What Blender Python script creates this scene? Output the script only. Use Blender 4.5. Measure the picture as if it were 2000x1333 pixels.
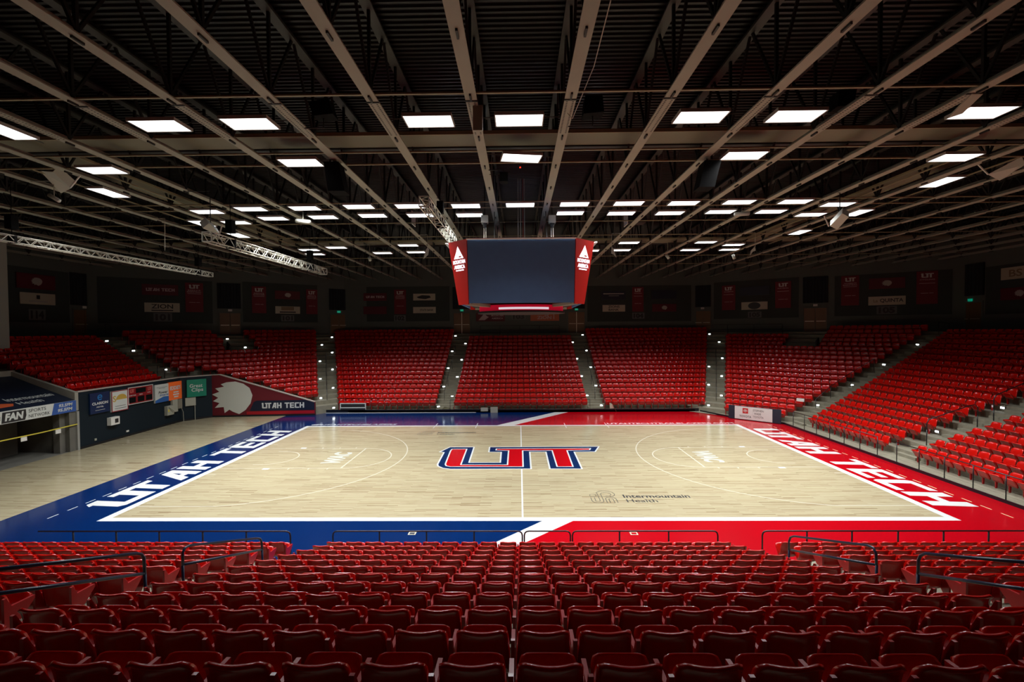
import bpy, math, random
import numpy as np
from mathutils import Vector, Matrix
from mathutils.geometry import tessellate_polygon
for o in list(bpy.data.objects): bpy.data.objects.remove(o, do_unlink=True)
S = bpy.context.scene
COL = S.collection
random.seed(7); RNG = np.random.default_rng(7)

# ------------------------------------------------------------------ camera
F, CX, CY, H, PIT, YAW, ROL = 908.6, -.0823, -23.5035, 6.458, .0235, .0152, -.0071
def ray(px, py):
    a = (px-1000)/F; b = (666.5-py)/F
    c, s = math.cos(ROL), math.sin(ROL); x = a*c-b*s; u = a*s+b*c
    c, s = math.cos(PIT), math.sin(PIT); y = c+u*s; z = -s+u*c
    c, s = math.cos(YAW), math.sin(YAW); return Vector((x*c-y*s, x*s+y*c, z))
C0 = Vector((CX, CY, H))
def atz(px, py, z=0.): r = ray(px, py); return C0+r*((z-H)/r.z)
def aty(px, py, y): r = ray(px, py); return C0+r*((y-CY)/r.y)
def atx(px, py, x): r = ray(px, py); return C0+r*((x-CX)/r.x)
def atpl(px, py, p, n): r = ray(px, py); return C0+r*((Vector(p)-C0).dot(n)/r.dot(n))
fw = ray(1000, 666.5); rt = ray(1000+F, 666.5)-fw; up = ray(1000, 666.5-F)-fw
cam = bpy.data.objects.new('camera', bpy.data.cameras.new('camera')); COL.objects.link(cam)
M = Matrix(((rt.x, up.x, -fw.x), (rt.y, up.y, -fw.y), (rt.z, up.z, -fw.z))).to_4x4()
M.translation = C0; cam.matrix_world = M
cam.data.sensor_width = 36; cam.data.lens = F/2000*36; cam.data.clip_end = 300; cam.data.clip_start = .05
S.camera = cam
# ------------------------------------------------------------------ world, exposure
W = bpy.data.worlds.new('world'); S.world = W; W.use_nodes = True
W.node_tree.nodes['Background'].inputs[0].default_value = (.6, .7, .8, 1)
W.node_tree.nodes['Background'].inputs[1].default_value = .0015
S.view_settings.view_transform = 'Standard'; S.view_settings.look = 'None'
S.view_settings.gamma = 1; S.view_settings.use_curve_mapping = False
S.view_settings.exposure = 0.0
LAMP_W = 155.0; LAMP_SPREAD = 122; LENS_E = 3.0
try:
    S.cycles.use_denoising = True; S.cycles.denoiser = 'OPENIMAGEDENOISE'
    S.cycles.max_bounces = 6; S.cycles.diffuse_bounces = 3; S.cycles.glossy_bounces = 3
    S.cycles.sample_clamp_indirect = 6; S.cycles.use_light_tree = True; S.cycles.use_adaptive_sampling = True; S.cycles.adaptive_threshold = .02
    S.cycles.caustics_reflective = False; S.cycles.caustics_refractive = False
except Exception: pass

# ------------------------------------------------------------------ materials
MATS = {}
def mat(name, col, rough=.6, metal=0., emit=0., var=0., scale=4., bump=0., spec=.5, coat=0., stretch=(1, 1, 1), ecol=None):
    if name in MATS: return MATS[name]
    m = bpy.data.materials.new(name); m.use_nodes = True; nt = m.node_tree
    b = nt.nodes['Principled BSDF']
    b.inputs['Base Color'].default_value = (*col, 1); b.inputs['Roughness'].default_value = rough
    b.inputs['Metallic'].default_value = metal; b.inputs['Specular IOR Level'].default_value = spec
    if coat: b.inputs['Coat Weight'].default_value = coat; b.inputs['Coat Roughness'].default_value = .08
    if emit: b.inputs['Emission Color'].default_value = (*(ecol or col), 1); b.inputs['Emission Strength'].default_value = emit
    if var or bump:
        tc = nt.nodes.new('ShaderNodeTexCoord'); mp = nt.nodes.new('ShaderNodeMapping'); mp.inputs['Scale'].default_value = stretch
        no = nt.nodes.new('ShaderNodeTexNoise'); no.inputs['Scale'].default_value = scale; no.inputs['Detail'].default_value = 5
        nt.links.new(tc.outputs['Object'], mp.inputs[0]); nt.links.new(mp.outputs[0], no.inputs['Vector'])
        if var:
            mx = nt.nodes.new('ShaderNodeMix'); mx.data_type = 'RGBA'
            mx.inputs['A'].default_value = (*[c*(1-var) for c in col], 1); mx.inputs['B'].default_value = (*[min(1, c*(1+var)) for c in col], 1)
            nt.links.new(no.outputs['Fac'], mx.inputs['Factor']); nt.links.new(mx.outputs['Result'], b.inputs['Base Color'])
        if bump:
            bp = nt.nodes.new('ShaderNodeBump'); bp.inputs['Strength'].default_value = bump; bp.inputs['Distance'].default_value = .02
            nt.links.new(no.outputs['Fac'], bp.inputs['Height']); nt.links.new(bp.outputs[0], b.inputs['Normal'])
    MATS[name] = m; return m
def wood():
    m = bpy.data.materials.new('maple_boards'); m.use_nodes = True; nt = m.node_tree; L = nt.links.new; N = nt.nodes.new
    b = nt.nodes['Principled BSDF']; tc = N('ShaderNodeTexCoord')
    br = N('ShaderNodeTexBrick'); br.inputs['Scale'].default_value = 1; br.inputs['Brick Width'].default_value = 1.15
    br.inputs['Row Height'].default_value = .057; br.inputs['Mortar Size'].default_value = .0015; br.offset = .37; br.squash = 1
    br.inputs['Color1'].default_value = (0, 0, 0, 1); br.inputs['Color2'].default_value = (1, 1, 1, 1); br.inputs['Mortar'].default_value = (.35, .35, .35, 1)
    L(tc.outputs['Object'], br.inputs['Vector'])
    rmp = N('ShaderNodeValToRGB'); e = rmp.color_ramp.elements
    e[0].position = 0; e[0].color = (.22, .16, .09, 1); e[1].position = 1; e[1].color = (.39, .345, .215, 1)
    k = e.new(.10); k.color = (.325, .265, .16, 1); k = e.new(.40); k.color = (.365, .315, .20, 1)
    L(br.outputs['Color'], rmp.inputs[0])
    mp = N('ShaderNodeMapping'); mp.inputs['Scale'].default_value = (1.1, 17, 1); L(tc.outputs['Object'], mp.inputs[0])
    n1 = N('ShaderNodeTexNoise'); n1.inputs['Scale'].default_value = 1; n1.inputs['Detail'].default_value = 3; L(mp.outputs[0], n1.inputs['Vector'])
    r2 = N('ShaderNodeValToRGB'); e = r2.color_ramp.elements
    e[0].position = .30; e[0].color = (.60, .52, .42, 1); e[1].position = .42; e[1].color = (1, 1, 1, 1)
    L(n1.outputs['Fac'], r2.inputs[0])
    mx = N('ShaderNodeMix'); mx.data_type = 'RGBA'; mx.blend_type = 'MULTIPLY'; mx.inputs['Factor'].default_value = .75
    L(rmp.outputs[0], mx.inputs['A']); L(r2.outputs[0], mx.inputs['B']); L(mx.outputs['Result'], b.inputs['Base Color'])
    b.inputs['Roughness'].default_value = .16; b.inputs['Specular IOR Level'].default_value = .42
    return m
WOOD = wood()
BLUE = mat('court_blue_paint', (.001, .015, .083), .14, spec=.42)
RED = mat('court_red_paint', (.37, .001, .006), .16, spec=.42)
WHITE = mat('court_white_paint', (.60, .62, .60), .2)
CREAM = mat('court_cream_line', (.52, .49, .38), .2)
PALE = mat('court_pale_lettering', (.47, .48, .42), .2)
LOGORED = mat('logo_red', (.40, .002, .006), .2); LOGOBLUE = mat('logo_navy', (.002, .018, .075), .2)
INK = mat('dark_lettering', (.02, .02, .02), .4)
CONC = mat('concrete', (.225, .21, .15), .85, var=.25, scale=3, bump=.2)
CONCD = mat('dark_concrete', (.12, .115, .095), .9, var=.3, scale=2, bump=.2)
SEATRED = mat('red_seat_plastic', (.52, .006, .003), .20, coat=.22)
SEATMET = mat('red_powder_coated_metal', (.42, .010, .012), .24, spec=.6)
CAPM = mat('pale_hinge_cap', (.55, .42, .36), .4)
RAIL = mat('black_rail_paint', (.008, .009, .012), .35)
NAVYRAIL = mat('navy_rail_paint', (.01, .02, .05), .3)
WALLP = mat('grey_wall_paint', (.10, .115, .10), .85, var=.08, scale=1)
WALLD = mat('dark_grey_wall_panel', (.038, .048, .043), .85, var=.08, scale=1)
NAVYWALL = mat('navy_wall_paint', (.005, .012, .018), .6, var=.1, scale=.7, spec=.25)
CAP = mat('pale_wall_capping', (.45, .38, .33), .6)
TAN = mat('tan_steel', (.30, .295, .235), .6, var=.12, scale=1.2)
BLKST = mat('black_painted_steel', (.010, .010, .008), .55)
GREYST = mat('dark_grey_steel', (.045, .045, .038), .5)
DECK = mat('dark_roof_deck', (.013, .0125, .011), .42, metal=0.0)
ALU = mat('aluminium_truss', (.66, .65, .55), .35, metal=.5)
HOUS = mat('fixture_housing', (.42, .41, .38), .5)
LENS = mat('led_lens', (1, 1, 1), .4, emit=LENS_E, ecol=(.95, .98, 1.))
SCREEN = mat('unlit_led_screen', (.05, .125, .27), .6, var=.12, scale=3)
BOARDRED = mat('scoreboard_red', (.36, .007, .003), .42)
GLOWW = mat('lit_white_logo', (.95, .95, 1), .5, emit=1.3, ecol=(.93, .9, 1))
GLOWR = mat('lit_red_ring', (.5, .004, .02), .4, emit=.35, ecol=(.6, .004, .03))
STEP = mat('step_light_lens', (1, 1, 1), .4, emit=9, ecol=(.85, .95, 1))
EXITG = mat('exit_green', (.0, .35, .2), .5, emit=.35, ecol=(.0, .6, .35))
WHITEPL = mat('white_plastic', (.72, .72, .66), .5)
GREYBOX = mat('grey_metal_box', (.36, .36, .29), .5)
SPKW = mat('pale_speaker_cabinet', (.42, .42, .36), .6); SPKB = mat('black_speaker_cabinet', (.004, .004, .004), .8, spec=.1)
DOORM = mat('brown_door', (.16, .085, .035), .5); BRASS = mat('pale_metal', (.6, .55, .42), .35, metal=.7)
CURT_VOID = mat('black_curtain_and_void', (.006, .009, .012), .8)
YEL = mat('yellow_tape', (.65, .55, .06), .5)
SAND = mat('cream_sign_face', (.50, .47, .35), .5); WSIGN = mat('white_sign_face', (.58, .61, .57), .45)

# ------------------------------------------------------------------ mesh builder
class MB:
    def __init__(s): s.v = []; s.f = []; s.m = []; s.mats = []; s.mi = 0
    def mt(s, m):
        if m not in s.mats: s.mats.append(m)
        s.mi = s.mats.index(m); return s
    def add(s, vs, fs):
        n = len(s.v); s.v += [tuple(v) for v in vs]; s.f += [tuple(i+n for i in f) for f in fs]; s.m += [s.mi]*len(fs); return s
    def box(s, a, b, mtx=None):
        x0, y0, z0 = a; x1, y1, z1 = b
        vs = [Vector(p) for p in ((x0,y0,z0),(x1,y0,z0),(x1,y1,z0),(x0,y1,z0),(x0,y0,z1),(x1,y0,z1),(x1,y1,z1),(x0,y1,z1))]
        if mtx: vs = [mtx@v for v in vs]
        return s.add(vs, [(0,3,2,1),(4,5,6,7),(0,1,5,4),(1,2,6,5),(2,3,7,6),(3,0,4,7)])
    def prism(s, pts, z0, z1):
        n = len(pts)
        area = sum(pts[i][0]*pts[(i+1)%n][1]-pts[(i+1)%n][0]*pts[i][1] for i in range(n))
        if area < 0: pts = pts[::-1]
        vs = [(p[0], p[1], z0) for p in pts]+[(p[0], p[1], z1) for p in pts]
        fs = [tuple(range(n))[::-1], tuple(range(n, 2*n))]+[(i, (i+1)%n, n+(i+1)%n, n+i) for i in range(n)]
        return s.add(vs, fs)
    def bar(s, a, b, w, h=None, upv=(0, 0, 1)):
        a, b = Vector(a), Vector(b); h = h or w; d = (b-a)
        if d.length < 1e-6: return s
        d.normalize(); u = Vector(upv)
        if abs(d.dot(u)) > .98: u = Vector((1, 0, 0))
        x = d.cross(u).normalized(); z = x.cross(d).normalized(); vs = []
        for p in (a, b):
            for i, j in ((-1,-1),(1,-1),(1,1),(-1,1)): vs.append(p+x*(i*w/2)+z*(j*h/2))
        return s.add(vs, [(0,1,2,3)[::-1],(4,5,6,7),(0,1,5,4),(1,2,6,5),(2,3,7,6),(3,0,4,7)])
    def tube(s, pts, r, seg=8):
        pts = [Vector(p) for p in pts]; rings = []; n = len(pts)
        for i, p in enumerate(pts):
            d = (pts[min(i+1, n-1)]-pts[max(i-1, 0)]).normalized()
            u = Vector((0, 0, 1)) if abs(d.z) < .9 else Vector((1, 0, 0))
            if i == 0: x = d.cross(u).normalized()
            else:
                x = (x-d*x.dot(d)).normalized()
            y = d.cross(x)
            rings.append([p+x*r*math.cos(2*math.pi*k/seg)+y*r*math.sin(2*math.pi*k/seg) for k in range(seg)])
        vs = [v for rg in rings for v in rg]; fs = []
        for i in range(n-1):
            for k in range(seg): fs.append((i*seg+k, i*seg+(k+1)%seg, (i+1)*seg+(k+1)%seg, (i+1)*seg+k))
        fs.append(tuple(range(seg))[::-1]); fs.append(tuple((n-1)*seg+k for k in range(seg)))
        return s.add(vs, fs)
    def cyl(s, c, r, h, seg=24, r2=None):
        r2 = r if r2 is None else r2
        vs = [(c[0]+r*math.cos(2*math.pi*k/seg), c[1]+r*math.sin(2*math.pi*k/seg), c[2]) for k in range(seg)]
        vs += [(c[0]+r2*math.cos(2*math.pi*k/seg), c[1]+r2*math.sin(2*math.pi*k/seg), c[2]+h) for k in range(seg)]
        return s.add(vs, [tuple(range(seg))[::-1], tuple(range(seg, 2*seg))]+[(k, (k+1)%seg, seg+(k+1)%seg, seg+k) for k in range(seg)])
    def poly(s, pts, fr, off=0., holes=()):   # flat polygon, fr = (origin, X, Y, normal)
        O, X, Y, N = fr; loops = [[Vector((p[0], p[1], 0)) for p in l] for l in (pts, *holes)]
        flat = [p for l in loops for p in l]; tris = tessellate_polygon(loops)
        out = []
        for t in tris:
            a, b, c = (flat[i] for i in t)
            if (b-a).cross(c-a).z < 0: t = (t[0], t[2], t[1])
            out.append(tuple(t))
        if X.cross(Y).dot(N) < 0: out = [(t[0], t[2], t[1]) for t in out]
        return s.add([O+X*p.x+Y*p.y+N*off for p in flat], out)
    def build(s, name, parent=None, smooth=False, label=None):
        me = bpy.data.meshes.new(name); me.from_pydata(s.v, [], s.f)
        for m in s.mats: me.materials.append(m)
        me.polygons.foreach_set('material_index', s.m)
        if smooth: me.polygons.foreach_set('use_smooth', [True]*len(s.f))
        me.update(); o = bpy.data.objects.new(name, me); COL.objects.link(o)
        if parent: o.parent = parent
        if label: o['label'] = label
        return o
def B(m): b = MB(); b.mt(m); return b
def tag(o, label=None, cat=None, group=None, kind=None):
    if label: o['label'] = label
    if cat: o['category'] = cat
    if group: o['group'] = group
    if kind: o['kind'] = kind
    return o
def thing(name, loc, label, cat, group=None, rz=0.):
    o = bpy.data.objects.new(name, None); COL.objects.link(o); o.location = loc; o.rotation_euler = (0, 0, rz); o.empty_display_size = .2
    return tag(o, label, cat, group)
def fit(o, root):   # world-built part moved under its thing
    o.parent = root; o.matrix_parent_inverse = (Matrix.Translation(root.location)@Matrix.Rotation(root.rotation_euler.z, 4, 'Z')).inverted(); return o
def frame(o, x, n):
    n = Vector(n).normalized(); x = Vector(x).normalized(); y = n.cross(x).normalized(); return (Vector(o), x, y, n)
# text -> flat triangles in frame
_txt = {}
def text_tris(t, bold=0., shear=0.):
    k = (t, bold, shear)
    if k in _txt: return _txt[k]
    c = bpy.data.curves.new('t', 'FONT'); c.body = t; c.offset = bold; c.shear = shear; c.resolution_u = 3; c.fill_mode = 'FRONT'
    ob = bpy.data.objects.new('t', c); me = ob.to_mesh()
    V = np.array([v.co[:2] for v in me.vertices]).reshape(-1, 2); me.calc_loop_triangles(); T = [tuple(q.vertices) for q in me.loop_triangles]
    ob.to_mesh_clear(); bpy.data.objects.remove(ob); bpy.data.curves.remove(c)
    lo = V.min(0); hi = V.max(0); V = (V-lo); sz = hi-lo
    _txt[k] = (V/np.maximum(sz, 1e-6), T, sz[0]/sz[1]); return _txt[k]
def put_text(mb, t, fr, cx, cy, w, h, m, off=.004, bold=.02, shear=0., rot=0):
    V, T, asp = text_tris(t, bold, shear); O, X, Y, N = fr; mb.mt(m)
    pts = []
    for u, v in V.tolist(): pts.append(O+X*(cx+(u-.5)*w)+Y*(cy+(v-.5)*h)+N*off)
    out = []
    for a, b, c in T:
        nn = (pts[b]-pts[a]).cross(pts[c]-pts[a])
        out.append((a, b, c) if nn.dot(N) > 0 else (a, c, b))
    mb.add(pts, out)
def rectp(x0, y0, x1, y1): return [(x0, y0), (x1, y0), (x1, y1), (x0, y1)]
def clip(poly, f):   # keep f(p)>=0
    out = []
    for i, p in enumerate(poly):
        q = poly[(i+1) % len(poly)]; a, b = f(p), f(q)
        if a >= 0: out.append(p)
        if a*b < 0: t = a/(a-b); out.append((p[0]+(q[0]-p[0])*t, p[1]+(q[1]-p[1])*t))
    return out
def offset_poly(P, d):
    n = len(P); area = sum(P[i][0]*P[(i+1)%n][1]-P[(i+1)%n][0]*P[i][1] for i in range(n)); sg = 1 if area > 0 else -1; out = []
    for i in range(n):
        a, b, c = Vector(P[i-1][:2]), Vector(P[i][:2]), Vector(P[(i+1)%n][:2])
        e1 = (b-a).normalized(); e2 = (c-b).normalized(); n1 = Vector((e1.y, -e1.x))*sg; n2 = Vector((e2.y, -e2.x))*sg
        m = (n1+n2); k = d/max(.35, (1+n1.dot(n2))/1.0)
        out.append((b.x+m.x*k, b.y+m.y*k))
    return out
# wide block lettering: glyph -> (outline, holes, width); y up 0..1
G = {
 'UT': ([(.02,.80),(.16,1),(.50,1),(.50,.22),(1.02,.22),(1.02,.80),(.82,.80),(.82,1),(2.36,1),(2.30,.80),(1.98,.80),(1.98,0),(1.62,0),(1.62,.80),(1.38,.80),(1.38,0),(.30,0),(.14,.12),(.14,.80)], [], 2.30),
 'A': ([(0,0),(.50,1),(1.02,1),(1.02,0),(.68,0),(.68,.24),(.46,.24),(.36,0)], [[(.54,.44),(.68,.44),(.68,.74)]], 1.05),
 'H': ([(0,0),(0,1),(.34,1),(.34,.62),(.74,.62),(.74,1),(1.08,1),(1.08,0),(.74,0),(.74,.40),(.34,.40),(.34,0)], [], 1.10),
 'T': ([(0,.80),(0,1),(1.12,1),(1.12,.80),(.73,.80),(.73,0),(.39,0),(.39,.80)], [], 1.10),
 'E': ([(0,0),(0,1),(1,1),(1,.80),(.34,.80),(.34,.60),(.92,.60),(.92,.41),(.34,.41),(.34,.20),(1,.20),(1,0)], [], 1.0),
 'C': ([(.10,0),(0,.12),(0,.88),(.10,1),(1,1),(1,.80),(.34,.80),(.34,.20),(1,.20),(1,0)], [], 1.0)}
def block_word(mb, fr, w, h, shear, m, off):
    seq = ['UT', 'A', 'H', None, 'T', 'E', 'C', 'H']; x = 0; pl = []
    for g in seq:
        if g is None: x += .55; continue
        pts, hol, wd = G[g]; pl.append((x, pts, hol)); x += wd+.14
    tot = x-.14; mb.mt(m); k = 0
    for x0, pts, hol in pl:
        tf = lambda p: ((x0+p[0])/tot*w+shear*p[1]*h, p[1]*h)
        mb.poly([tf(p) for p in pts], fr, off+k*1e-4, [[tf(p) for p in q] for q in hol]); k += 1
def small_ut(mb, fr, cx, cy, w, h, m, off=.006):
    pts = G['UT'][0]; mb.mt(m); mb.poly([(cx+(p[0]/2.36-.5)*w, cy+(p[1]-.5)*h) for p in pts], fr, off)
def pale_patch(mb, fr, cx, cy, w, h, m, off=.005, flip=1):  # plain rounded patch with a ragged left edge
    P = [(.50,.10),(.66,.02),(.82,.14),(.95,.34),(1,.58),(.93,.80),(.78,.93),(.58,1),(.36,.98),(.22,.92),(.30,.85),(.08,.80),(.18,.70),(0,.62),(.15,.52),(.02,.42),(.18,.36),(.06,.22),(.28,.24),(.30,.06),(.42,.16)]
    mb.mt(m); mb.poly([(cx+(p[0]-.5)*w*flip, cy+(p[1]-.5)*h) for p in P], fr, off)

# ------------------------------------------------------------------ bowl geometry
def zb(n): return .84+.29*n+.0018*n*n
def zbf(n): return 1.0+.30*n+.0018*n*n
T = .77; R2 = math.sqrt(2)
# ------------------------------------------------------------------ floor (court)
UPF = (Vector((0, 0, 0)), Vector((1, 0, 0)), Vector((0, 1, 0)), Vector((0, 0, 1)))
XE, YE = 17.65, 12.85
fl = B(WOOD)
outline = [(-24.55, -11.0), (XE, -11.0), (XE, 7.95), (15.1, 10.5), (14.0, YE), (-24.55, YE)]
fl.prism(outline, -.12, 0)
def cleft(p): # band left edge line
    return p
nearL = lambda y: .71+(y+7.87)*.95; nearR = lambda y: 1.75+(y+7.87)*1.02
farL = lambda y: -1.74+(y-7.78)*.87; farR = lambda y: -.6+(y-7.76)*.85
ow, oh = 14.62, 7.92
fl.mt(BLUE)
fl.poly([(-18, -11), (nearL(-11), -11), (nearL(-oh), -oh), (-ow, -oh), (-ow, oh), (farL(oh), oh), (farL(YE), YE), (-18, YE)], UPF, .001)
fl.mt(RED)
fl.poly([(nearR(-11), -11), (XE, -11), (XE, 7.95), (15.1, 10.5), (14.0, YE), (farR(YE), YE), (farR(oh), oh), (ow, oh), (ow, -oh), (nearR(-oh), -oh)], UPF, .001)
fl.mt(WHITE)
fl.poly([(nearL(-11), -11), (nearR(-11), -11), (nearR(-oh), -oh), (nearL(-oh), -oh)], UPF, .001)
fl.poly([(farL(oh), oh), (farR(oh), oh), (farR(YE), YE), (farL(YE), YE)], UPF, .001)
fl.poly(rectp(-ow, -oh, ow, oh), UPF, .0012, [rectp(-14.325, -7.62, 14.325, 7.62)])
def line(pts, w, m, off=.002, closed=False):
    fl.mt(m); pts = [Vector((p[0], p[1])) for p in pts]; n = len(pts); L_, R_ = [], []
    for i, p in enumerate(pts):
        d = (pts[min(i+1, n-1)]-pts[max(i-1, 0)]).normalized(); nn = Vector((-d.y, d.x))*w/2; L_.append(p+nn); R_.append(p-nn)
    vs = [(q.x, q.y, off) for q in L_+R_]; fl.add(vs, [(n+i, n+i+1, i+1, i) for i in range(n-1)])
lw = .055
line([(0, -7.62), (0, 7.62)], .06, WHITE, .0022)
def arc(cx, cy, r, a0, a1, n=40): return [(cx+r*math.cos(a0+(a1-a0)*i/n), cy+r*math.sin(a0+(a1-a0)*i/n)) for i in range(n+1)]
for s in (-1, 1):
    bx = s*(14.325-1.6); r3 = 6.72; yc = 6.58; xa = math.sqrt(r3*r3-yc*yc)
    th = math.atan2(yc, xa)
    a = [(bx-s*r3*math.cos(t), r3*math.sin(t)) for t in [th+(-2*th)*i/60 for i in range(61)]]
    line([(s*14.325, yc)]+a+[(s*14.325, -yc)], lw, CREAM, .002)
    fx = s*(14.325-5.79)
    for y in (-1.83, 1.83): line([(s*14.325, y), (fx, y)], lw, CREAM, .0021)
    line([(fx, -1.83), (fx, 1.83)], .07, CREAM, .0023)
    a = [(fx-s*1.83*math.cos(t), 1.83*math.sin(t)) for t in [-math.pi/2+math.pi*i/30 for i in range(31)]]
    line(a, lw, CREAM, .0024)
    a = [(bx-s*1.22*math.cos(t), 1.22*math.sin(t)) for t in [-math.pi/2+math.pi*i/30 for i in range(31)]]
    line([(bx+s*.35, -1.22)]+a+[(bx+s*.35, 1.22)], lw, CREAM, .0024)
    for y0 in (-1, 1):
        fl.mt(WHITE); x1 = s*(14.325-2.13); fl.poly(rectp(min(x1, x1-s*.3), min(y0*1.83, y0*2.03), max(x1, x1-s*.3), max(y0*1.83, y0*2.03)), UPF, .0026)
        for d in (3.35, 4.3, 5.2): line([(s*(14.325-d), y0*1.86), (s*(14.325-d), y0*2.03)], .05, CREAM, .0025)
        line([(s*14.3, y0*2.75), (s*13.9, y0*2.75)], .05, CREAM, .0025)
    # coaching box ticks by the far sideline
    for x in (3.0, 5.8): line([(s*x, 7.0), (s*x*.995, 8.6)], .05, WHITE, .0027)
# dashed apron line behind the lettering
for s in (-1, 1):
    y = -7.7
    while y < 7.6: line([(s*16.55, y), (s*16.55, y+.40)], .045, WHITE if s < 0 else mat('court_yellow_dash', (.8, .62, .35), .3), .003); y += .72
# baseline lettering, reading away from the camera on the left and towards it on the right
block_word(fl, (Vector((-14.86, -6.8, 0)), Vector((0, 1, 0)), Vector((-1, 0, 0)), Vector((0, 0, 1))), 13.2, 1.5, .10, WHITE, .003)
block_word(fl, (Vector((14.86, 6.8, 0)), Vector((0, -1, 0)), Vector((1, 0, 0)), Vector((0, 0, 1))), 13.4, 1.5, .10, WHITE, .003)
# sideline web lettering
put_text(fl, '@UTAHTECHBLAZERS', UPF, -11.5, 8.33, 5.9, .36, WHITE, .003, .03, .25)
put_text(fl, 'UTAHTECHTRAILBLAZERS.COM', UPF, 10.2, 8.33, 8.6, .36, WHITE, .003, .03, .0)
# lane lettering
for s in (-1, 1):
    fr = (Vector((s*9.4, 0, 0)), Vector((0, -s, 0)), Vector((s, 0, 0)), Vector((0, 0, 1)))
    put_text(fl, 'WAC', fr, 0, 0, 2.1, .95, PALE, .0028, .05, .15)
# sponsor lettering
def ih(o, sx):
    fr = (Vector((o[0], o[1], 0)), Vector((sx, 0, 0)), Vector((0, sx, 0)), Vector((0, 0, 1)))
    put_text(fl, 'Intermountain', fr, 2.42, .18, 2.55, .34, INK, .0028, .02)
    put_text(fl, 'Health', fr, 1.75, -.30, 1.15, .30, INK, .0028, .005)
    ox, oy = o[0], o[1]
    for pts in (arc(0, .28, .13, 0, 2*math.pi, 16), [(-.12, .05), (-.12, -.3)]+arc(.1, -.3, .22, math.pi, 2*math.pi, 8)+[(.32, .4)]+arc(.52, .4, .2, math.pi, -math.pi/2, 10)+[(.4, .15)],
                [(.02, .05), (.02, -.28)]+arc(.1, -.28, .09, math.pi, 2*math.pi, 6)+[(.19, .5)]+arc(.5, .42, .36, math.pi*.9, -math.pi*.4, 12),
                [(.42, -.5), (.42, -.12)]+arc(.62, -.12, .2, math.pi, 0, 8)+[(.82, -.5)], [(.54, -.5), (.54, -.14)]+arc(.62, -.14, .08, math.pi, 0, 6)+[(.7, -.5)]):
        line([(ox+p[0]*sx, oy+p[1]*sx) for p in pts], .022, INK, .003)
ih((2.75, -5.78), 1.0)
ih((-6.35, 5.55), .95)
# centre logo, outlines traced on the floor plane
def fpts(L): return [tuple(atz(840+x*.175, 850+y*.175)[:2]) for x, y in L]
blueP = fpts([(118,190),(225,138),(483,138),(425,312),(792,312),(802,190),(664,190),(672,138),(1874,132),(1836,186),(1600,188),(1686,377),(1345,377),(1300,188),(1105,188),(1118,377),(230,380),(150,370),(97,348),(92,328),(165,193)])
redP = fpts([(252,161),(402,160),(334,337),(872,337),(884,174),(744,170),(747,157),(1782,152),(1774,167),(1520,172),(1586,353),(1426,353),(1368,172),(1026,174),(1030,354),(230,353),(188,345),(178,328),(236,178)])
fl.mt(WHITE); fl.poly(offset_poly(blueP, .075), UPF, .0030); fl.mt(LOGOBLUE); fl.poly(blueP, UPF, .0032)
fl.mt(WHITE); fl.poly(offset_poly(redP, .07), UPF, .0034); fl.mt(LOGORED); fl.poly(redP, UPF, .0036)
floor = fl.build('floor'); tag(floor, kind='structure')
# dark slab under the tunnel mouth and beyond the boards
sl = B(CONCD); sl.box((-40, -34, -.3), (40, 34, -.13)); sl.mt(CONCD).prism([(-30, -14), (-24.56, -14), (-24.56, 9), (-30, 9)], -.12, -.005); tag(sl.build('floor'), kind='structure')

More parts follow.
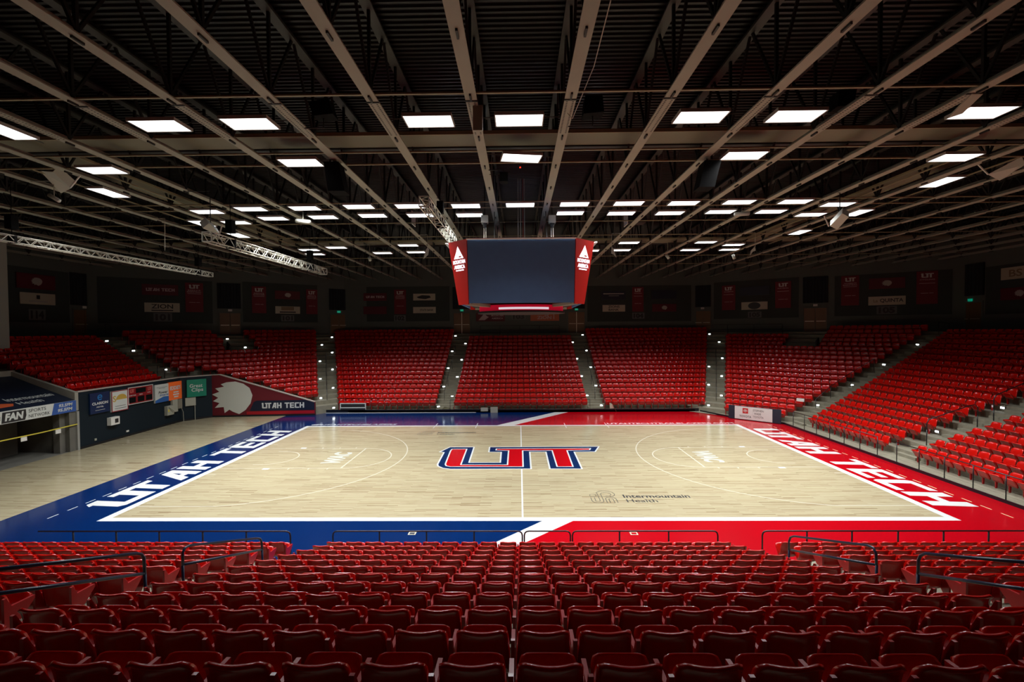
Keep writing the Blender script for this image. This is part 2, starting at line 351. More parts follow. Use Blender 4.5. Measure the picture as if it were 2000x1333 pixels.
# ------------------------------------------------------------------ terraces
A_keep = lambda p: p[1]-12.12                       # behind the graphic wall
def B_keep(p): # outside the bend of the left wall
    a, b = (-24.70, 9.7), (-23.45, 11.45); return (b[0]-a[0])*(p[1]-a[1])-(b[1]-a[1])*(p[0]-a[0])
def C_keep(p): return -24.62-p[0]
tb = B(CONC)
def add_tread(P, z, left=False):
    if left:
        parts = [clip(P, A_keep)]
        rest = clip(P, lambda p: -A_keep(p)); 
        if len(rest) > 2: parts.append(clip(clip(rest, B_keep), lambda p: -23.45-p[0]))
        for q in parts:
            if len(q) > 2: tb.prism(q, -.1, z)
    else: tb.prism(P, -.1, z)
NR = 18
for n in range(-1, NR+3):
    nn = min(n, NR+2)
    y0, y1 = (YE, 13.0) if n < 0 else (13.0+T*n, 13.0+T*(n+1))
    if n == NR+2: y1 += .6
    x0, x1 = 13.02+.319*(max(n, 0)), 13.02+.319*(n+1)
    if n < 0: x0 = x1 = 13.6
    z = .17 if n < 0 else zbf(n)-.84
    z = min(z, 6.10)
    add_tread([(-x0, y0), (x0, y0), (x1, y1), (-x1, y1)], z)
    s0, s1 = (18.08, 18.4) if n < 0 else (18.4+T*n, 18.4+T*(n+1))
    z = .012 if n < 0 else zb(n)-.82
    z = min(z, 6.10)
    xs0, xs1 = (17.66, 18.4) if n < 0 else (18.4+T*n, 18.4+T*(n+1))
    for s in (-1, 1):
        P = [(s*x0, y0), (s*(R2*s0-y0) if n < 0 else s*x0, y0)] if 0 else None
        if n < 0: P = [(s*14.0, YE), (s*15.1, 10.5), (s*17.65, 7.95), (s*18.4, 7.62), (s*13.02, 13.0)]
        else: P = [(s*x0, y0), (s*xs0, R2*s0-xs0), (s*xs1, R2*s1-xs1), (s*x1, y1)]
        if n == NR+2: pass
        if s > 0 or n > 1: add_tread(P, z, s < 0)
    # right side
    tb.prism([(xs0, -14), (xs1, -14), (xs1, R2*s1-xs1), (xs0, R2*s0-xs0)] if n >= 0 else [(17.66, -14), (18.4, -14), (18.4, 7.62), (17.66, 7.95)], -.1, z)
    # left side
    if n >= 8:
        zz = z
        for q in ([(-xs0, 1.8), (-xs1, 1.8), (-xs1, R2*s1-xs1), (-xs0, R2*s0-xs0)],):
            q = clip(q, C_keep)
            if len(q) > 2: tb.prism(q, 2.3, zz)
        if n >= 13: tb.prism([(-xs0, -14), (-xs1, -14), (-xs1, 1.8), (-xs0, 1.8)], 3.6, zz)
terr = tb.build('seating_terrace'); tag(terr, kind='structure')
# near terrace
def yn(n): return -11.3-.84*n
def zn(n): return .84+.29*n+.0022*n*n
nb = B(CONC)
for n in range(0, 21):
    a = yn(n)+.62; b = yn(n)-.22
    nb.box((-32, b if n < 20 else -31, -.1), (32, a, min(zn(n)-.82, 6.1)+.001))
nb.box((-32, yn(0)+.62, -.1), (32, -11.0, .0)) if yn(0)+.62 < -11.0 else None
tag(nb.build('seating_terrace'), kind='structure')
# concourse ring behind the rows
cb = B(CONC); cb.box((-38, 29.3, -.1), (38, 31, 6.1)); tag(cb.build('trim_1'), kind='structure')

def bowl_z(p):
    x, y = abs(p.x), p.y
    nf = (y-13.0)/T; nc = ((x+y)/R2-18.4)/T; ns = (x-18.4)/T
    best = max(nf, nc, ns)
    if best < 0: return 0.
    n = math.floor(best)
    return (zbf(n)-.84) if best == nf else (zb(n)-.82)
def hit_bowl(px, py, lift=0.):
    r = ray(px, py).normalized(); t = 12.
    while t < 80:
        p = C0+r*t
        if p.z <= bowl_z(p)+lift: return p
        t += .03
    return C0+r*45
# half steps in the aisles
def aisle_steps(name, p0, dp, dirv, width, nmax, zf, n0=0, z_extra=0.):
    b = B(CONC); d = Vector(dirv).normalized(); s = Vector((d.y, -d.x))
    for n in range(n0, nmax):
        c = Vector(p0)+Vector(dp)*n
        z1 = zf(n+1)-(.84 if zf is zbf else .82); z0 = zf(n)-(.84 if zf is zbf else .82)
        # half step sits in front of riser n+1
        e = c+Vector(dp)*.0; q = [e+d*(.5-T*.0)+s*(-width/2), e+d*.5+s*width/2, e+d*.26+s*width/2, e+d*.26+s*(-width/2)]
        q = [e+d*.27-s*width/2, e+d*.27+s*width/2, e+d*.02+s*width/2, e+d*.02-s*width/2]
        b.prism([(v.x, v.y) for v in q], z0-.02, (z0+z1)/2)
    o = b.build(name); tag(o, kind='structure')
for s in (-1, 1):
    aisle_steps('trim_2', (s*6.0, 13.5), (0, T), (0, 1), 1.2, 16, zbf)
    aisle_steps('trim_2', (s*(15.05), 13.5), (s*.319, T), (0, 1), 1.3, 18, zbf)
    aisle_steps('trim_2', (s*18.45, 7.7), (s*.77, .29), (s, .0), 1.1, 18, zb, 0 if s > 0 else 9)
aisle_steps('trim_2', (18.9, -.4), (T, 0), (1, 0), 1.2, 17, zb)

# ------------------------------------------------------------------ walls
WP = [(-19.4, 27.8), (19.4, 27.8), (28.2, 20.6), (36.4, 15.0), (36.4, -31), (-36.4, -31), (-36.4, 15.0), (-28.2, 20.6)]
SEG = {'back': (0, 1), 'corner_right': (1, 2), 'far_right': (2, 3), 'right': (3, 4), 'front': (4, 5), 'left': (5, 6), 'far_left': (6, 7), 'corner_left': (7, 0)}
WTOP = 14.6
def seg_frame(nm):
    a, b = (Vector((*WP[i], 0)) for i in SEG[nm]); x = (b-a).normalized(); n = Vector((x.y, -x.x, 0))
    if n.dot(Vector((0, 0, 0))-a) < 0: n = -n
    return a, b, x, n
for nm in SEG:
    a, b, x, n = seg_frame(nm); w = B(WALLP); m = Matrix((( *(x.x, n.x, 0), a.x), (x.y, n.y, 0, a.y), (0, 0, 1, 0), (0, 0, 0, 1)))
    w.box((-.1, -.3, -.1), ((b-a).length+.1, 0, WTOP), m); tag(w.build('wall_'+nm), kind='structure')
def wsign(nm, xl, xr, yt, yb, d=.06):
    """rectangle seen at these picture bounds, standing on that wall: returns frame centred, w, h"""
    a, b, x, n = seg_frame(nm); p0 = a+n*d
    xm, ym = (xl+xr)/2, (yt+yb)/2
    L_, R_, T_, B_ = atpl(xl, ym, p0, n), atpl(xr, ym, p0, n), atpl(xm, yt, p0, n), atpl(xm, yb, p0, n)
    c = (L_+R_)/2; c.z = (T_.z+B_.z)/2; X = (R_-L_); X.z = 0; w = X.length; X.normalize(); h = T_.z-B_.z
    return (c, X, Vector((0, 0, 1)), n), w, h
def slab(mb, fr, w, h, d=.05, m=None):
    O, X, Y, N = fr; mt_ = Matrix(((X.x, Y.x, N.x, O.x), (X.y, Y.y, N.y, O.y), (X.z, Y.z, N.z, O.z), (0, 0, 0, 1)))
    if m: mb.mt(m)
    mb.box((-w/2, -h/2, -d), (w/2, h/2, 0), mt_)
# recessed darker panels in the walls
for nm, xl, xr, yt, yb in [('far_left', 190, 415, 545, 632), ('corner_left', 474, 620, 554, 630), ('back', 716, 878, 560, 628), ('back', 1147, 1350, 558, 628), ('corner_right', 1394, 1560, 547, 622), ('far_right', 1630, 1860, 533, 616), ('left', 10, 135, 525, 630), ('right', 1925, 2080, 512, 612)]:
    fr, w, h = wsign(nm, xl, xr, yt, yb, .03); b = B(WALLD); slab(b, fr, w, h, .03); tag(b.build('trim_3'), kind='structure')
# pale column at the frame's left edge
p = aty(4, 600, 3.0); cb = B(mat('pale_column_paint', (.28, .28, .25), .8)); cb.box((p.x-.9, 2.6, 3.8), (aty(2, 600, 3.0).x, 3.4, 12.0)); tag(cb.build('trim_4'), kind='structure')
# doors: brown double doors
def door(i, nm, xl, xr, yt, yb, gap, exit_lit, lit):
    fr, w, h = wsign(nm, xl, xr, yt, yb, .05); O, X, Y, N = fr
    b = B(WALLP)
    for s in (-1, 1): slab(b, (O+X*(s*(w/2+.06)), X, Y, N), .12, h+.1, .08)
    slab(b, (O+Y*(h/2+.06), X, Y, N), w+.24, .12, .08); d = b.build('door_%d' % i); tag(d, kind='structure')
    for s in (-1, 1):
        b = B(DOORM); slab(b, (O+X*(s*w/4)-N*.01, X, Y, N), w/2-.03, h-.02, .04); lf = b.build('door_leaf', d)
        b = B(BRASS); slab(b, (O+X*(s*w/4)-Y*(h*.06)+N*.05, X, Y, N), w/2-.18, .06, .05); b.build('push_bar', lf)
    if gap: b = B(BRASS); slab(b, (O+N*.04, X, Y, N), .07, h, .05); b.build('centre_post', d)
    e, ew, eh = wsign(nm, (xl+xr)/2-4, (xl+xr)/2+4, yt-8, yt-3, .1)
    b = B(EXITG if exit_lit else WHITEPL); slab(b, e, .34, .2, .06)
    o = b.build('exit_sign'); tag(o, '%s exit sign above the brown double doors %s' % ('glowing green' if exit_lit else 'unlit pale', lit), 'exit sign', 'exit signs above the doors')
    b = B(WHITEPL); put_text(b, 'EXIT', e, 0, 0, .24, .11, WHITEPL, .004, .02); b.build('lettering', o)
D = [('left', 145, 186, 606, 656, 0, 0, 'beside the section 114 panel'), ('far_left', 429, 470, 612, 654, 0, 0, 'right of the first 101 panel'),
     ('corner_left', 646, 678, 615, 652, 0, 1, 'left of the 102 panel'), ('back', 886, 918, 612, 652, 1, 1, 'left of the 103 panel'),
     ('back', 1110, 1142, 610, 650, 1, 1, 'right of the 103 panel'), ('corner_right', 1356, 1388, 608, 648, 0, 0, 'right of the 104 panel'),
     ('far_right', 1570, 1615, 602, 648, 0, 0, 'between the two 105 panels'), ('right', 1872, 1916, 592, 648, 0, 1, 'right of the second 105 panel')]
for i, (nm, xl, xr, yt, yb, g, e, lb) in enumerate(D): door(i+1, nm, xl, xr, yt, yb, g, e, lb)
# black drapes above the doors
for i, (nm, xl, xr, yt, yb, lb) in enumerate([('left', 138, 188, 535, 597, 'above the doors beside section 114'), ('far_left', 424, 470, 554, 603, 'above the doors between the 101 panels'),
        ('corner_left', 643, 678, 565, 606, 'left of the 102 panel'), ('back', 884, 920, 561, 604, 'behind the left edge of the hanging scoreboard'), ('back', 1108, 1142, 560, 603, 'behind the right edge of the hanging scoreboard'),
        ('corner_right', 1353, 1388, 558, 600, 'right of the 104 panel'), ('far_right', 1568, 1617, 541, 592, 'above the doors between the 105 panels'), ('right', 1870, 1922, 516, 578, 'right of the second 105 panel')]):
    fr, w, h = wsign(nm, xl, xr, yt, yb, .10); O, X, Y, N = fr; b = B(CURT_VOID); n = 24; vs = []
    for k in range(n+1):
        q = O+X*(-w/2+w*k/n)+N*(.03*math.sin(k*1.9))
        vs += [q-Y*h/2, q+Y*h/2]
    b.add(vs, [(2*k, 2*k+2, 2*k+3, 2*k+1) for k in range(n)])
    b.add([v-N*.08 for v in vs], [(2*k, 2*k+1, 2*k+3, 2*k+2) for k in range(n)])
    tag(b.build('window_drape'), 'black drape covering the opening '+lb, 'drape', 'black drapes over the doors')

# ------------------------------------------------------------------ wall signs
def signbox(name, nm, bx, face, label, cat, group=None, frame_m=None, d=.12):
    fr, w, h = wsign(nm, *bx, d=d); b = B(face); slab(b, fr, w, h, .06); o = b.build(name); tag(o, label, cat, group)
    if frame_m:
        b = B(frame_m); O, X, Y, N = fr; t = .05
        for s in (-1, 1):
            slab(b, (O+X*(s*(w/2+t/2))+N*.01, X, Y, N), t, h+2*t, .07); slab(b, (O+Y*(s*(h/2+t/2))+N*.01, X, Y, N), w, t, .07)
        b.build('sign_frame', o)
    return o, fr, w, h
def lett(o, fr, items):
    b = MB()
    for t, cx, cy, w, h, m in items: put_text(b, t, fr, cx, cy, w, h, m)
    b.build('lettering', o)
DKRED = mat('dark_red_banner', (.17, .012, .02), .7); MAROON = mat('maroon_sign_face', (.11, .008, .015), .6); DKNAVY = mat('dark_navy_sign_face', (.012, .017, .035), .5)
PINK = mat('pale_pink_print', (.55, .42, .42), .6); ORG = mat('orange_sign_face', (.50, .12, .04), .5); GREYP = mat('grey_print', (.42, .40, .36), .6)
BAN = [('far_left', 362, 397, 553, 610, 'MEN\'S', 'BASKETBALL', 'right of the first 101 number'), ('corner_left', 492, 520, 560, 612, 'MEN\'S', 'SOCCER', 'left of the second 101 number'),
       ('corner_left', 598, 620, 566, 614, 'MEN\'S', 'GOLF', 'right of the second 101 number'), ('back', 770, 793, 566, 614, 'WOMEN\'S', 'SOCCER', 'above number 102'),
       ('back', 1235, 1257, 561, 609, 'VOLLEYBALL', '', 'above number 104'), ('corner_right', 1410, 1436, 558, 606, 'WOMEN\'S', '', 'left of the first 105 number'),
       ('corner_right', 1514, 1545, 550, 602, 'SOFTBALL', '', 'right of the first 105 number'), ('far_right', 1643, 1678, 539, 597, 'WOMEN\'S', 'BASKETBALL', 'left of the large second 105 number'),
       ('far_right', 1790, 1832, 530, 594, 'CYCLING', '', 'right of the large second 105 number')]
for nm, xl, xr, yt, yb, t1, t2, lb in BAN:
    o, fr, w, h = signbox('banner', nm, (xl, xr, yt, yb), DKRED, 'tall dark red team banner with white monogram, hanging '+lb, 'banner', 'tall red team banners', d=.08)
    b = MB(); small_ut(b, fr, 0, h*.37, w*.62, h*.13, WSIGN)
    put_text(b, t1, fr, 0, h*.245, w*.7, h*.035, PINK)
    if t2: put_text(b, t2, fr, 0, h*.19, w*.8, h*.04, PINK)
    b.mt(PINK)
    for cx, cy, ww in ((0, .13, .75), (-.12, -.17, .35), (.2, -.17, .2)): b.poly(rectp(cx*w-ww*w/2, cy*h-.006*h, cx*w+ww*w/2, cy*h+.006*h), fr, .004)
    b.build('banner_print', o)
def horiz(nm, bx, kind, label):
    face = {'ut': MAROON, 'patch': MAROON, 'white': SAND, 'navy': DKNAVY, 'maroon': MAROON, 'org': ORG}[kind]
    return signbox('wall_sign', nm, bx, face, label, 'sign', None, None)
def word_sign(o, fr, w, h, m):
    b = MB(); O, X, Y, N = fr; block_word(b, (O-X*w*.40-Y*h*.13, X, Y, N), w*.8, h*.28, .0, m, .006); b.build('lettering', o)
def patch_sign(o, fr, w, h):
    b = MB(); pale_patch(b, fr, 0, 0, h*.75, h*.55, GREYP, .006); b.build('emblem', o)
o, fr, w, h = horiz('left', (32, 108, 536, 565), 'patch', 'dark red wall sign with pale emblem above the white sign, far left'); patch_sign(o, fr, w, h)
o, fr, w, h = horiz('left', (39, 108, 573, 595), 'white', 'pale wall sign with small dark mark above number 114')
b = MB(); b.mt(INK); b.poly(rectp(-.05*w, -.02*h, .05*w, .32*h), fr, .005); b.mt(GREYP); b.poly(rectp(-.27*w, -.3*h, .27*w, -.18*h), fr, .005); b.build('emblem', o)
o, fr, w, h = horiz('far_left', (277, 348, 556, 577), 'ut', 'dark maroon school name sign above the white sign, over the first 101 number'); word_sign(o, fr, w, h, PINK)
o, fr, w, h = horiz('far_left', (282, 351, 592, 610), 'white', 'white sign with large dark letters directly above the first 101 number'); lett(o, fr, [('ZION', 0, h*.12, w*.62, h*.48, INK)]); b = B(INK); b.poly(rectp(-.31*w, -.38*h, .31*w, -.26*h), fr, .005); b.build('emblem', o)
o, fr, w, h = horiz('corner_left', (537, 586, 569, 585), 'patch', 'maroon sign with pale emblem above the second 101 number'); patch_sign(o, fr, w, h)
o, fr, w, h = horiz('corner_left', (538, 586, 599, 613), 'white', 'cream sign with brown block directly above the second 101 number')
b = MB(); b.mt(mat('brown_print', (.25, .18, .10), .6)); b.poly(rectp(-.27*w, -.05*h, .25*w, .45*h), fr, .005); b.mt(INK); b.poly(rectp(-.33*w, -.38*h, .32*w, -.2*h), fr, .005); b.build('emblem', o)
o, fr, w, h = horiz('back', (710, 755, 573, 588), 'ut', 'maroon school name sign, upper left of number 102'); word_sign(o, fr, w, h, PINK)
o, fr, w, h = horiz('back', (710, 755, 599, 614), 'maroon', 'plain maroon sign, lower left of number 102')
o, fr, w, h = horiz('back', (807, 850, 574, 587), 'white', 'cream sign with dark and red print, upper right of number 102')
b = MB(); b.mt(INK); b.poly([(-.35*w, 0), (-.1*w, .28*h), (.25*w, .2*h), (.3*w, -.1*h), (.05*w, -.32*h), (-.25*w, -.2*h)], fr, .005); b.build('emblem', o)
o, fr, w, h = horiz('back', (807, 851, 600, 612), 'white', 'cream sign reading state bank, lower right of number 102'); lett(o, fr, [('STATE BANK', .1*w, 0, w*.6, h*.34, INK)])
o, fr, w, h = horiz('back', (930, 986, 611, 628), 'maroon', 'dark maroon sign with pale triangle, left of number 103'); lett(o, fr, [('MOUNTAIN', w*.24, h*.15, w*.42, h*.2, PINK), ('AMERICA', w*.24, -h*.17, w*.40, h*.2, PINK)])
b = MB(); b.mt(PINK); b.poly([(-.42*w, -.36*h), (-.22*w, .38*h), (-.12*w, .1*h), (-.06*w, -.02*h), (-.2*w, -.36*h)], fr, .005); b.build('emblem', o)
o, fr, w, h = horiz('back', (1036, 1092, 610, 627), 'org', 'dull orange sign, right of number 103'); lett(o, fr, [('ZION', -.02*w, -h*.12, w*.5, h*.38, PINK)])
b = MB(); b.mt(PINK); b.poly([(.0, .1*h), (0, .18*h), (.1*w, .18*h), (.1*w, .4*h), (.28*w, .4*h), (.28*w, .3*h), (.33*w, .3*h), (.33*w, -.3*h), (.3*w, -.3*h), (.3*w, .24*h), (.25*w, .24*h), (.25*w, .34*h), (.13*w, .34*h), (.13*w, .1*h)], fr, .005); b.build('emblem', o)
o, fr, w, h = horiz('back', (1175, 1222, 569, 585), 'navy', 'dark navy sign with faint lettering, upper left of number 104'); b = MB(); b.mt(GREYP); b.poly(rectp(-.43*w, .12*h, .43*w, .24*h), fr, .005); b.poly(rectp(-.2*w, -.1*h, .22*w, -.05*h), fr, .005); b.build('emblem', o)
o, fr, w, h = horiz('back', (1177, 1221, 596, 609), 'white', 'cream bank sign, lower left of number 104'); lett(o, fr, [('ZIONS', 0, h*.24, w*.5, h*.34, INK), ('BANK', 0, -h*.22, w*.46, h*.34, INK)])
o, fr, w, h = horiz('back', (1273, 1321, 568, 584), 'navy', 'near black sign, upper right of number 104')
o, fr, w, h = horiz('back', (1274, 1321, 594, 609), 'patch', 'maroon sign with pale emblem, lower right of number 104'); patch_sign(o, fr, w, h)
o, fr, w, h = horiz('corner_right', (1445, 1503, 560, 577), 'navy', 'near black sign above the white sign over the first 105 number')
o, fr, w, h = horiz('corner_right', (1448, 1499, 590, 605), 'white', 'white sign with dark oval directly above the first 105 number'); b = MB(); b.mt(INK); b.poly([(.24*w*math.cos(t), .45*h*math.sin(t)) for t in [k*math.pi/8 for k in range(16)]], fr, .005); b.build('emblem', o)
o, fr, w, h = horiz('far_right', (1697, 1768, 543, 564), 'patch', 'maroon sign with pale emblem above the cream hotel sign'); patch_sign(o, fr, w, h)
o, fr, w, h = horiz('far_right', (1696, 1769, 579, 596), 'white', 'cream hotel sign directly above the large second 105 number'); lett(o, fr, [('La', -.3*w, -.0*h, w*.12, h*.35, mat('brown_print', (.25, .18, .10), .6)), ('QUINTA', .13*w, 0, w*.62, h*.5, INK)])
o, fr, w, h = horiz('right', (1955, 2030, 520, 544), 'white', 'cream sign with brown script at the right edge, topmost'); b = MB(); b.mt(mat('brown_print', (.25, .12, .05), .6)); put_text(b, 'BS', fr, -.1*w, 0, w*.35, h*.6, MATS['brown_print']); b.build('lettering', o)
o, fr, w, h = horiz('right', (1954, 2030, 561, 585), 'patch', 'maroon sign with pale emblem at the right edge, under the cream sign'); patch_sign(o, fr, w, h)
for nm, t, cx, cy, wd, ht, lb in [('left', '114', 73, 615, 26, 16, 'at far left above the left side seats'), ('far_left', '101', 318, 620, 29, 13, 'under the white sign with large letters'), ('corner_left', '101', 562, 622, 20, 9, 'under the cream sign with brown block'), ('back', '102', 781, 622, 18, 9, 'under the banner left of the scoreboard'), ('back', '103', 1013, 619, 22, 9, 'centred below the hanging scoreboard'), ('back', '104', 1247, 617, 19, 9, 'under the banner right of the scoreboard'), ('corner_right', '105', 1474, 615, 21, 9, 'under the white sign with dark oval'), ('far_right', '105', 1732, 606, 32, 12, 'under the cream hotel sign')]:
    fr, w, h = wsign(nm, cx-wd/2, cx+wd/2, cy-ht/2, cy+ht/2, .07); b = B(mat('grey_number_plate', (.13, .14, .135), .8)); slab(b, fr, w*1.25, h*1.3, .03); o = b.build('number_plate')
    tag(o, 'black section number %s on a grey plate, %s' % (t, lb), 'number sign', 'black section numbers')
    b = MB(); put_text(b, t, fr, 0, 0, w, h, INK, .005, .05); b.build('lettering', o)

# ------------------------------------------------------------------ left wall, graphic wall, tunnel
LW = [(-24.5, 1.75), (-24.62, 9.7), (-23.4, 11.35), (-15.85, 12.0)]
def wall_run(name, a, b, h0, h1, m, th=.18, capm=CAP):
    a, b = Vector((*a, 0)), Vector((*b, 0)); x = (b-a).normalized(); n = Vector((x.y, -x.x, 0)); 
    if n.dot(-a) < 0: n = -n
    vs = [a, b, b+Vector((0, 0, h1)), a+Vector((0, 0, h0))]; vs += [v-n*th for v in vs]
    w = B(m); w.add(vs, [(0,1,2,3),(7,6,5,4),(0,4,5,1),(1,5,6,2),(2,6,7,3),(3,7,4,0)]); o = w.build(name); tag(o, kind='structure')
    c = B(capm); c.bar(a+Vector((0, 0, h0+.03))-n*th/2, b+Vector((0, 0, h1+.03))-n*th/2, th+.06, .06); c.build('capping', o)
    k = B(mat('black_base_strip', (.006, .006, .007), .5)); k.bar(a+n*.02+Vector((0, 0, .06)), b+n*.02+Vector((0, 0, .06)), .04, .12); k.build('base_strip', o)
    return o, x, n
wl, xl_, nl_ = wall_run('wall_left', LW[0], LW[1], 3.18, 3.18, NAVYWALL)
wall_run('wall_left', LW[1], LW[2], 3.18, 3.18, NAVYWALL)
# graphic wall: level part then falling part
a, b = Vector((*LW[2], 0)), Vector((*LW[3], 0)); pk = a+(b-a)*.075
o, xg, ng = wall_run('wall_back', LW[2], (pk.x, pk.y), 3.18, 3.2, mat('graphic_wall_red', (.13, .006, .014), .5))
gr = mat('graphic_wall_red', (.13, .006, .014), .5)
o2, xg, ng = wall_run('wall_back', (pk.x, pk.y), LW[3], 3.2, 1.0, gr)
gf = (a+ng*.006, xg, Vector((0, 0, 1)), ng); L = (b-a).length
pn = B(DKNAVY)
def top(u): return 3.18 if u < .075 else 3.2-2.2*(u-.075)/.925
# navy name band, red foot band
pn.mt(mat('name_band_navy', (.006, .010, .03), .4)).poly([(L*.36, .42), (L*.995, .42), (L*.995, .98), (L*.90, 1.20), (L*.43, 1.20), (L*.40, 1.1)], gf, .004)
pn.mt(mat('foot_band_red', (.35, .004, .012), .45)).poly(rectp(L*.33, .14, L*.995, .38), gf, .004)
pale_patch(pn, gf, L*.195, 1.42, L*.39, 2.55, mat('pale_graphic', (.60, .62, .55), .5), .006)
O = gf[0]+gf[1]*(L*.475)+gf[2]*.60
block_word(pn, (O, gf[1], gf[2], gf[3]), L*.42, .42, .0, WHITE, .01)
pn.build('wall_graphic', o2, label='pale blank patch and school name on navy band')
def lsign(name, bx, dpt, m, label, cat, seg=0, fm=None):
    a, b = Vector((*LW[seg], 0)), Vector((*LW[seg+1], 0)); x = (b-a).normalized(); n = Vector((x.y, -x.x, 0))
    if n.dot(-a) < 0: n = -n
    p0 = a+n*dpt; xl, xr, yt, yb = bx; ym = (yt+yb)/2
    L_, R_, T_, B_ = atpl(xl, ym, p0, n), atpl(xr, ym, p0, n), atpl((xl+xr)/2, yt, p0, n), atpl((xl+xr)/2, yb, p0, n)
    c = (L_+R_)/2; c.z = (T_.z+B_.z)/2; X = (R_-L_); X.z = 0; w = X.length; X.normalize(); h = T_.z-B_.z; fr = (c, X, Vector((0, 0, 1)), n)
    bb = B(m); slab(bb, fr, w, h, dpt-.01)
    if fm:
        for s in (-1, 1): slab(bb, (c+X*(s*(w/2-.02))+n*.012, X, fr[2], n), .04, h, .03, fm); slab(bb, (c+fr[2]*(s*(h/2-.02))+n*.012, X, fr[2], n), w, .04, .03, fm)
    o = bb.build(name); tag(o, label, cat); return o, fr, w, h
LB = mat('light_blue_print', (.02, .16, .42), .4)
o, fr, w, h = lsign('wall_sign', (176, 214, 767, 807), .10, mat('navy_sign', (.006, .022, .07), .3), 'navy hotel sign with light blue swirl, first sign from the tunnel', 'sign')
b = MB(); put_text(b, 'CLARION', fr, 0, -.02*h, w*.82, h*.13, WHITE, .006, .03); put_text(b, 'HOTEL', fr, 0, -.2*h, w*.36, h*.07, WHITE); b.poly(rectp(-.25*w, -.36*h, .25*w, -.345*h), fr, .005); b.build('lettering', o)
b = MB(); b.mt(LB); ar = [(.14*h*math.cos(t), .26*h+.14*h*math.sin(t)) for t in [math.radians(20+k*15) for k in range(21)]]; ar2 = [(.09*h*math.cos(t), .26*h+.09*h*math.sin(t)) for t in [math.radians(320-k*15) for k in range(21)]]
b.poly(ar+ar2, fr, .006); b.poly(rectp(-.1*h, .24*h, .12*h, .29*h), fr, .0065); b.build('emblem', o)
GOLD = mat('gold_print', (.50, .33, .06), .4)
o, fr, w, h = lsign('wall_sign', (218, 250, 763, 803), .10, WSIGN, 'white sign with gold fan emblem, beside the red score panel', 'sign', fm=mat('maroon_edge', (.3, .02, .03), .5))
b = MB(); b.mt(GOLD); b.poly([(-.22*w, .06*h)]+[(.1*w+.34*w*math.cos(t), .06*h+.26*h*math.sin(t)) for t in [math.pi-k*math.pi/10 for k in range(11)]], fr, .005); put_text(b, 'S', fr, -.33*w, .12*h, w*.2, h*.3, GOLD, .006); b.build('emblem', o)
b = MB(); b.mt(INK); b.poly(rectp(-.3*w, -.26*h, .35*w, -.24*h), fr, .005); b.poly(rectp(-.33*w, -.37*h, .38*w, -.35*h), fr, .005); b.build('lettering', o)
SR = mat('score_panel_red', (.22, .004, .008), .4)
o, fr, w, h = lsign('score_panel', (250, 299, 754.5, 787.5), .10, SR, 'small red score panel with white border on the dark blue wall', 'scoreboard', fm=WSIGN)
b = MB(); b.mt(SPKB); b.poly(rectp(-.2*w, .12*h, .2*w, .4*h), fr, .005); 
for cx in (-.34, 0, .33): b.poly(rectp((cx-.13)*w, -.4*h, (cx+.13)*w, -.08*h), fr, .005)
b.build('digit_windows', o); b = MB(); small_ut(b, fr, -.35*w, .28*h, w*.18, h*.2, mat('dull_red_print', (.5, .12, .1), .5)); small_ut(b, fr, .36*w, .28*h, w*.18, h*.2, MATS['dull_red_print'])
put_text(b, 'HOME TEAM', fr, -.33*w, .02*h, w*.26, h*.06, WSIGN); put_text(b, 'PERIOD', fr, 0, .02*h, w*.14, h*.06, WSIGN); put_text(b, 'GUEST', fr, .33*w, .06*h, w*.14, h*.06, WSIGN); b.build('lettering', o)
o, fr, w, h = lsign('wall_sign', (303, 329.5, 751, 786), .10, WSIGN, 'white sign with blue wave foot, beside the orange sign', 'sign')
b = MB(); put_text(b, 'Power', fr, .08*w, .05*h, w*.7, h*.15, INK, .006, .02, .2); put_text(b, 'image', fr, .15*w, -.12*h, w*.66, h*.15, mat('blue_print', (.02, .08, .3), .4), .006, .02, .2); b.mt(INK); b.poly(rectp(-.4*w, .33*h, .4*w, .345*h), fr, .005); b.poly(rectp(-.25*w, .27*h, .25*w, .285*h), fr, .005); b.build('lettering', o)
b = MB(); b.mt(mat('wave_blue', (.02, .11, .36), .4)); b.poly([(-.5*w, -.5*h), (.5*w, -.5*h), (.5*w, -.22*h), (.1*w, -.2*h), (-.5*w, -.36*h)], fr, .004); b.build('emblem', o)
o, fr, w, h = lsign('wall_sign', (329.5, 355, 746, 781), .10, mat('glowing_orange_face', (.78, .13, .02), .4, emit=.10), 'bright orange sign above the grey electrical boxes', 'sign')  # faint glow added to the orange face colour
b = MB(); put_text(b, 'EDDIE\'S', fr, 0, .17*h, w*.8, h*.22, WHITE, .006, .04); 
b.mt(WHITE)
for k, ww in enumerate((.4, .46, .34)): b.poly(rectp((.05-ww/2)*w, (-.11-.13*k)*h, (.05+ww/2)*w, (-.04-.13*k)*h), fr, .005)
b.build('lettering', o)
o, fr, w, h = lsign('wall_sign', (365, 403, 741.5, 775), .16, mat('green_sign_face', (.0, .20, .12), .35), 'green square sign at the bend, next to the graphic wall', 'sign', seg=1)
b = MB(); put_text(b, 'Great', fr, -.03*w, .14*h, w*.66, h*.20, WHITE, .006, .01); put_text(b, 'Clips', fr, .03*w, -.13*h, w*.60, h*.26, WHITE, .006, .01); b.build('lettering', o)
o, fr, w, h = lsign('junction_box', (362, 382.5, 777, 793), .10, GREYBOX, 'square grey junction box below the green sign', 'junction box', seg=1)
b = B(GREYBOX); p0 = fr[0]+fr[1]*w*.4-fr[2]*h/2; b.tube([p0, p0-fr[2]*1.35, p0-fr[2]*1.5+fr[1]*.12, p0-fr[2]*1.5+fr[1]*1.6], .025, 6); b.build('conduit', o)
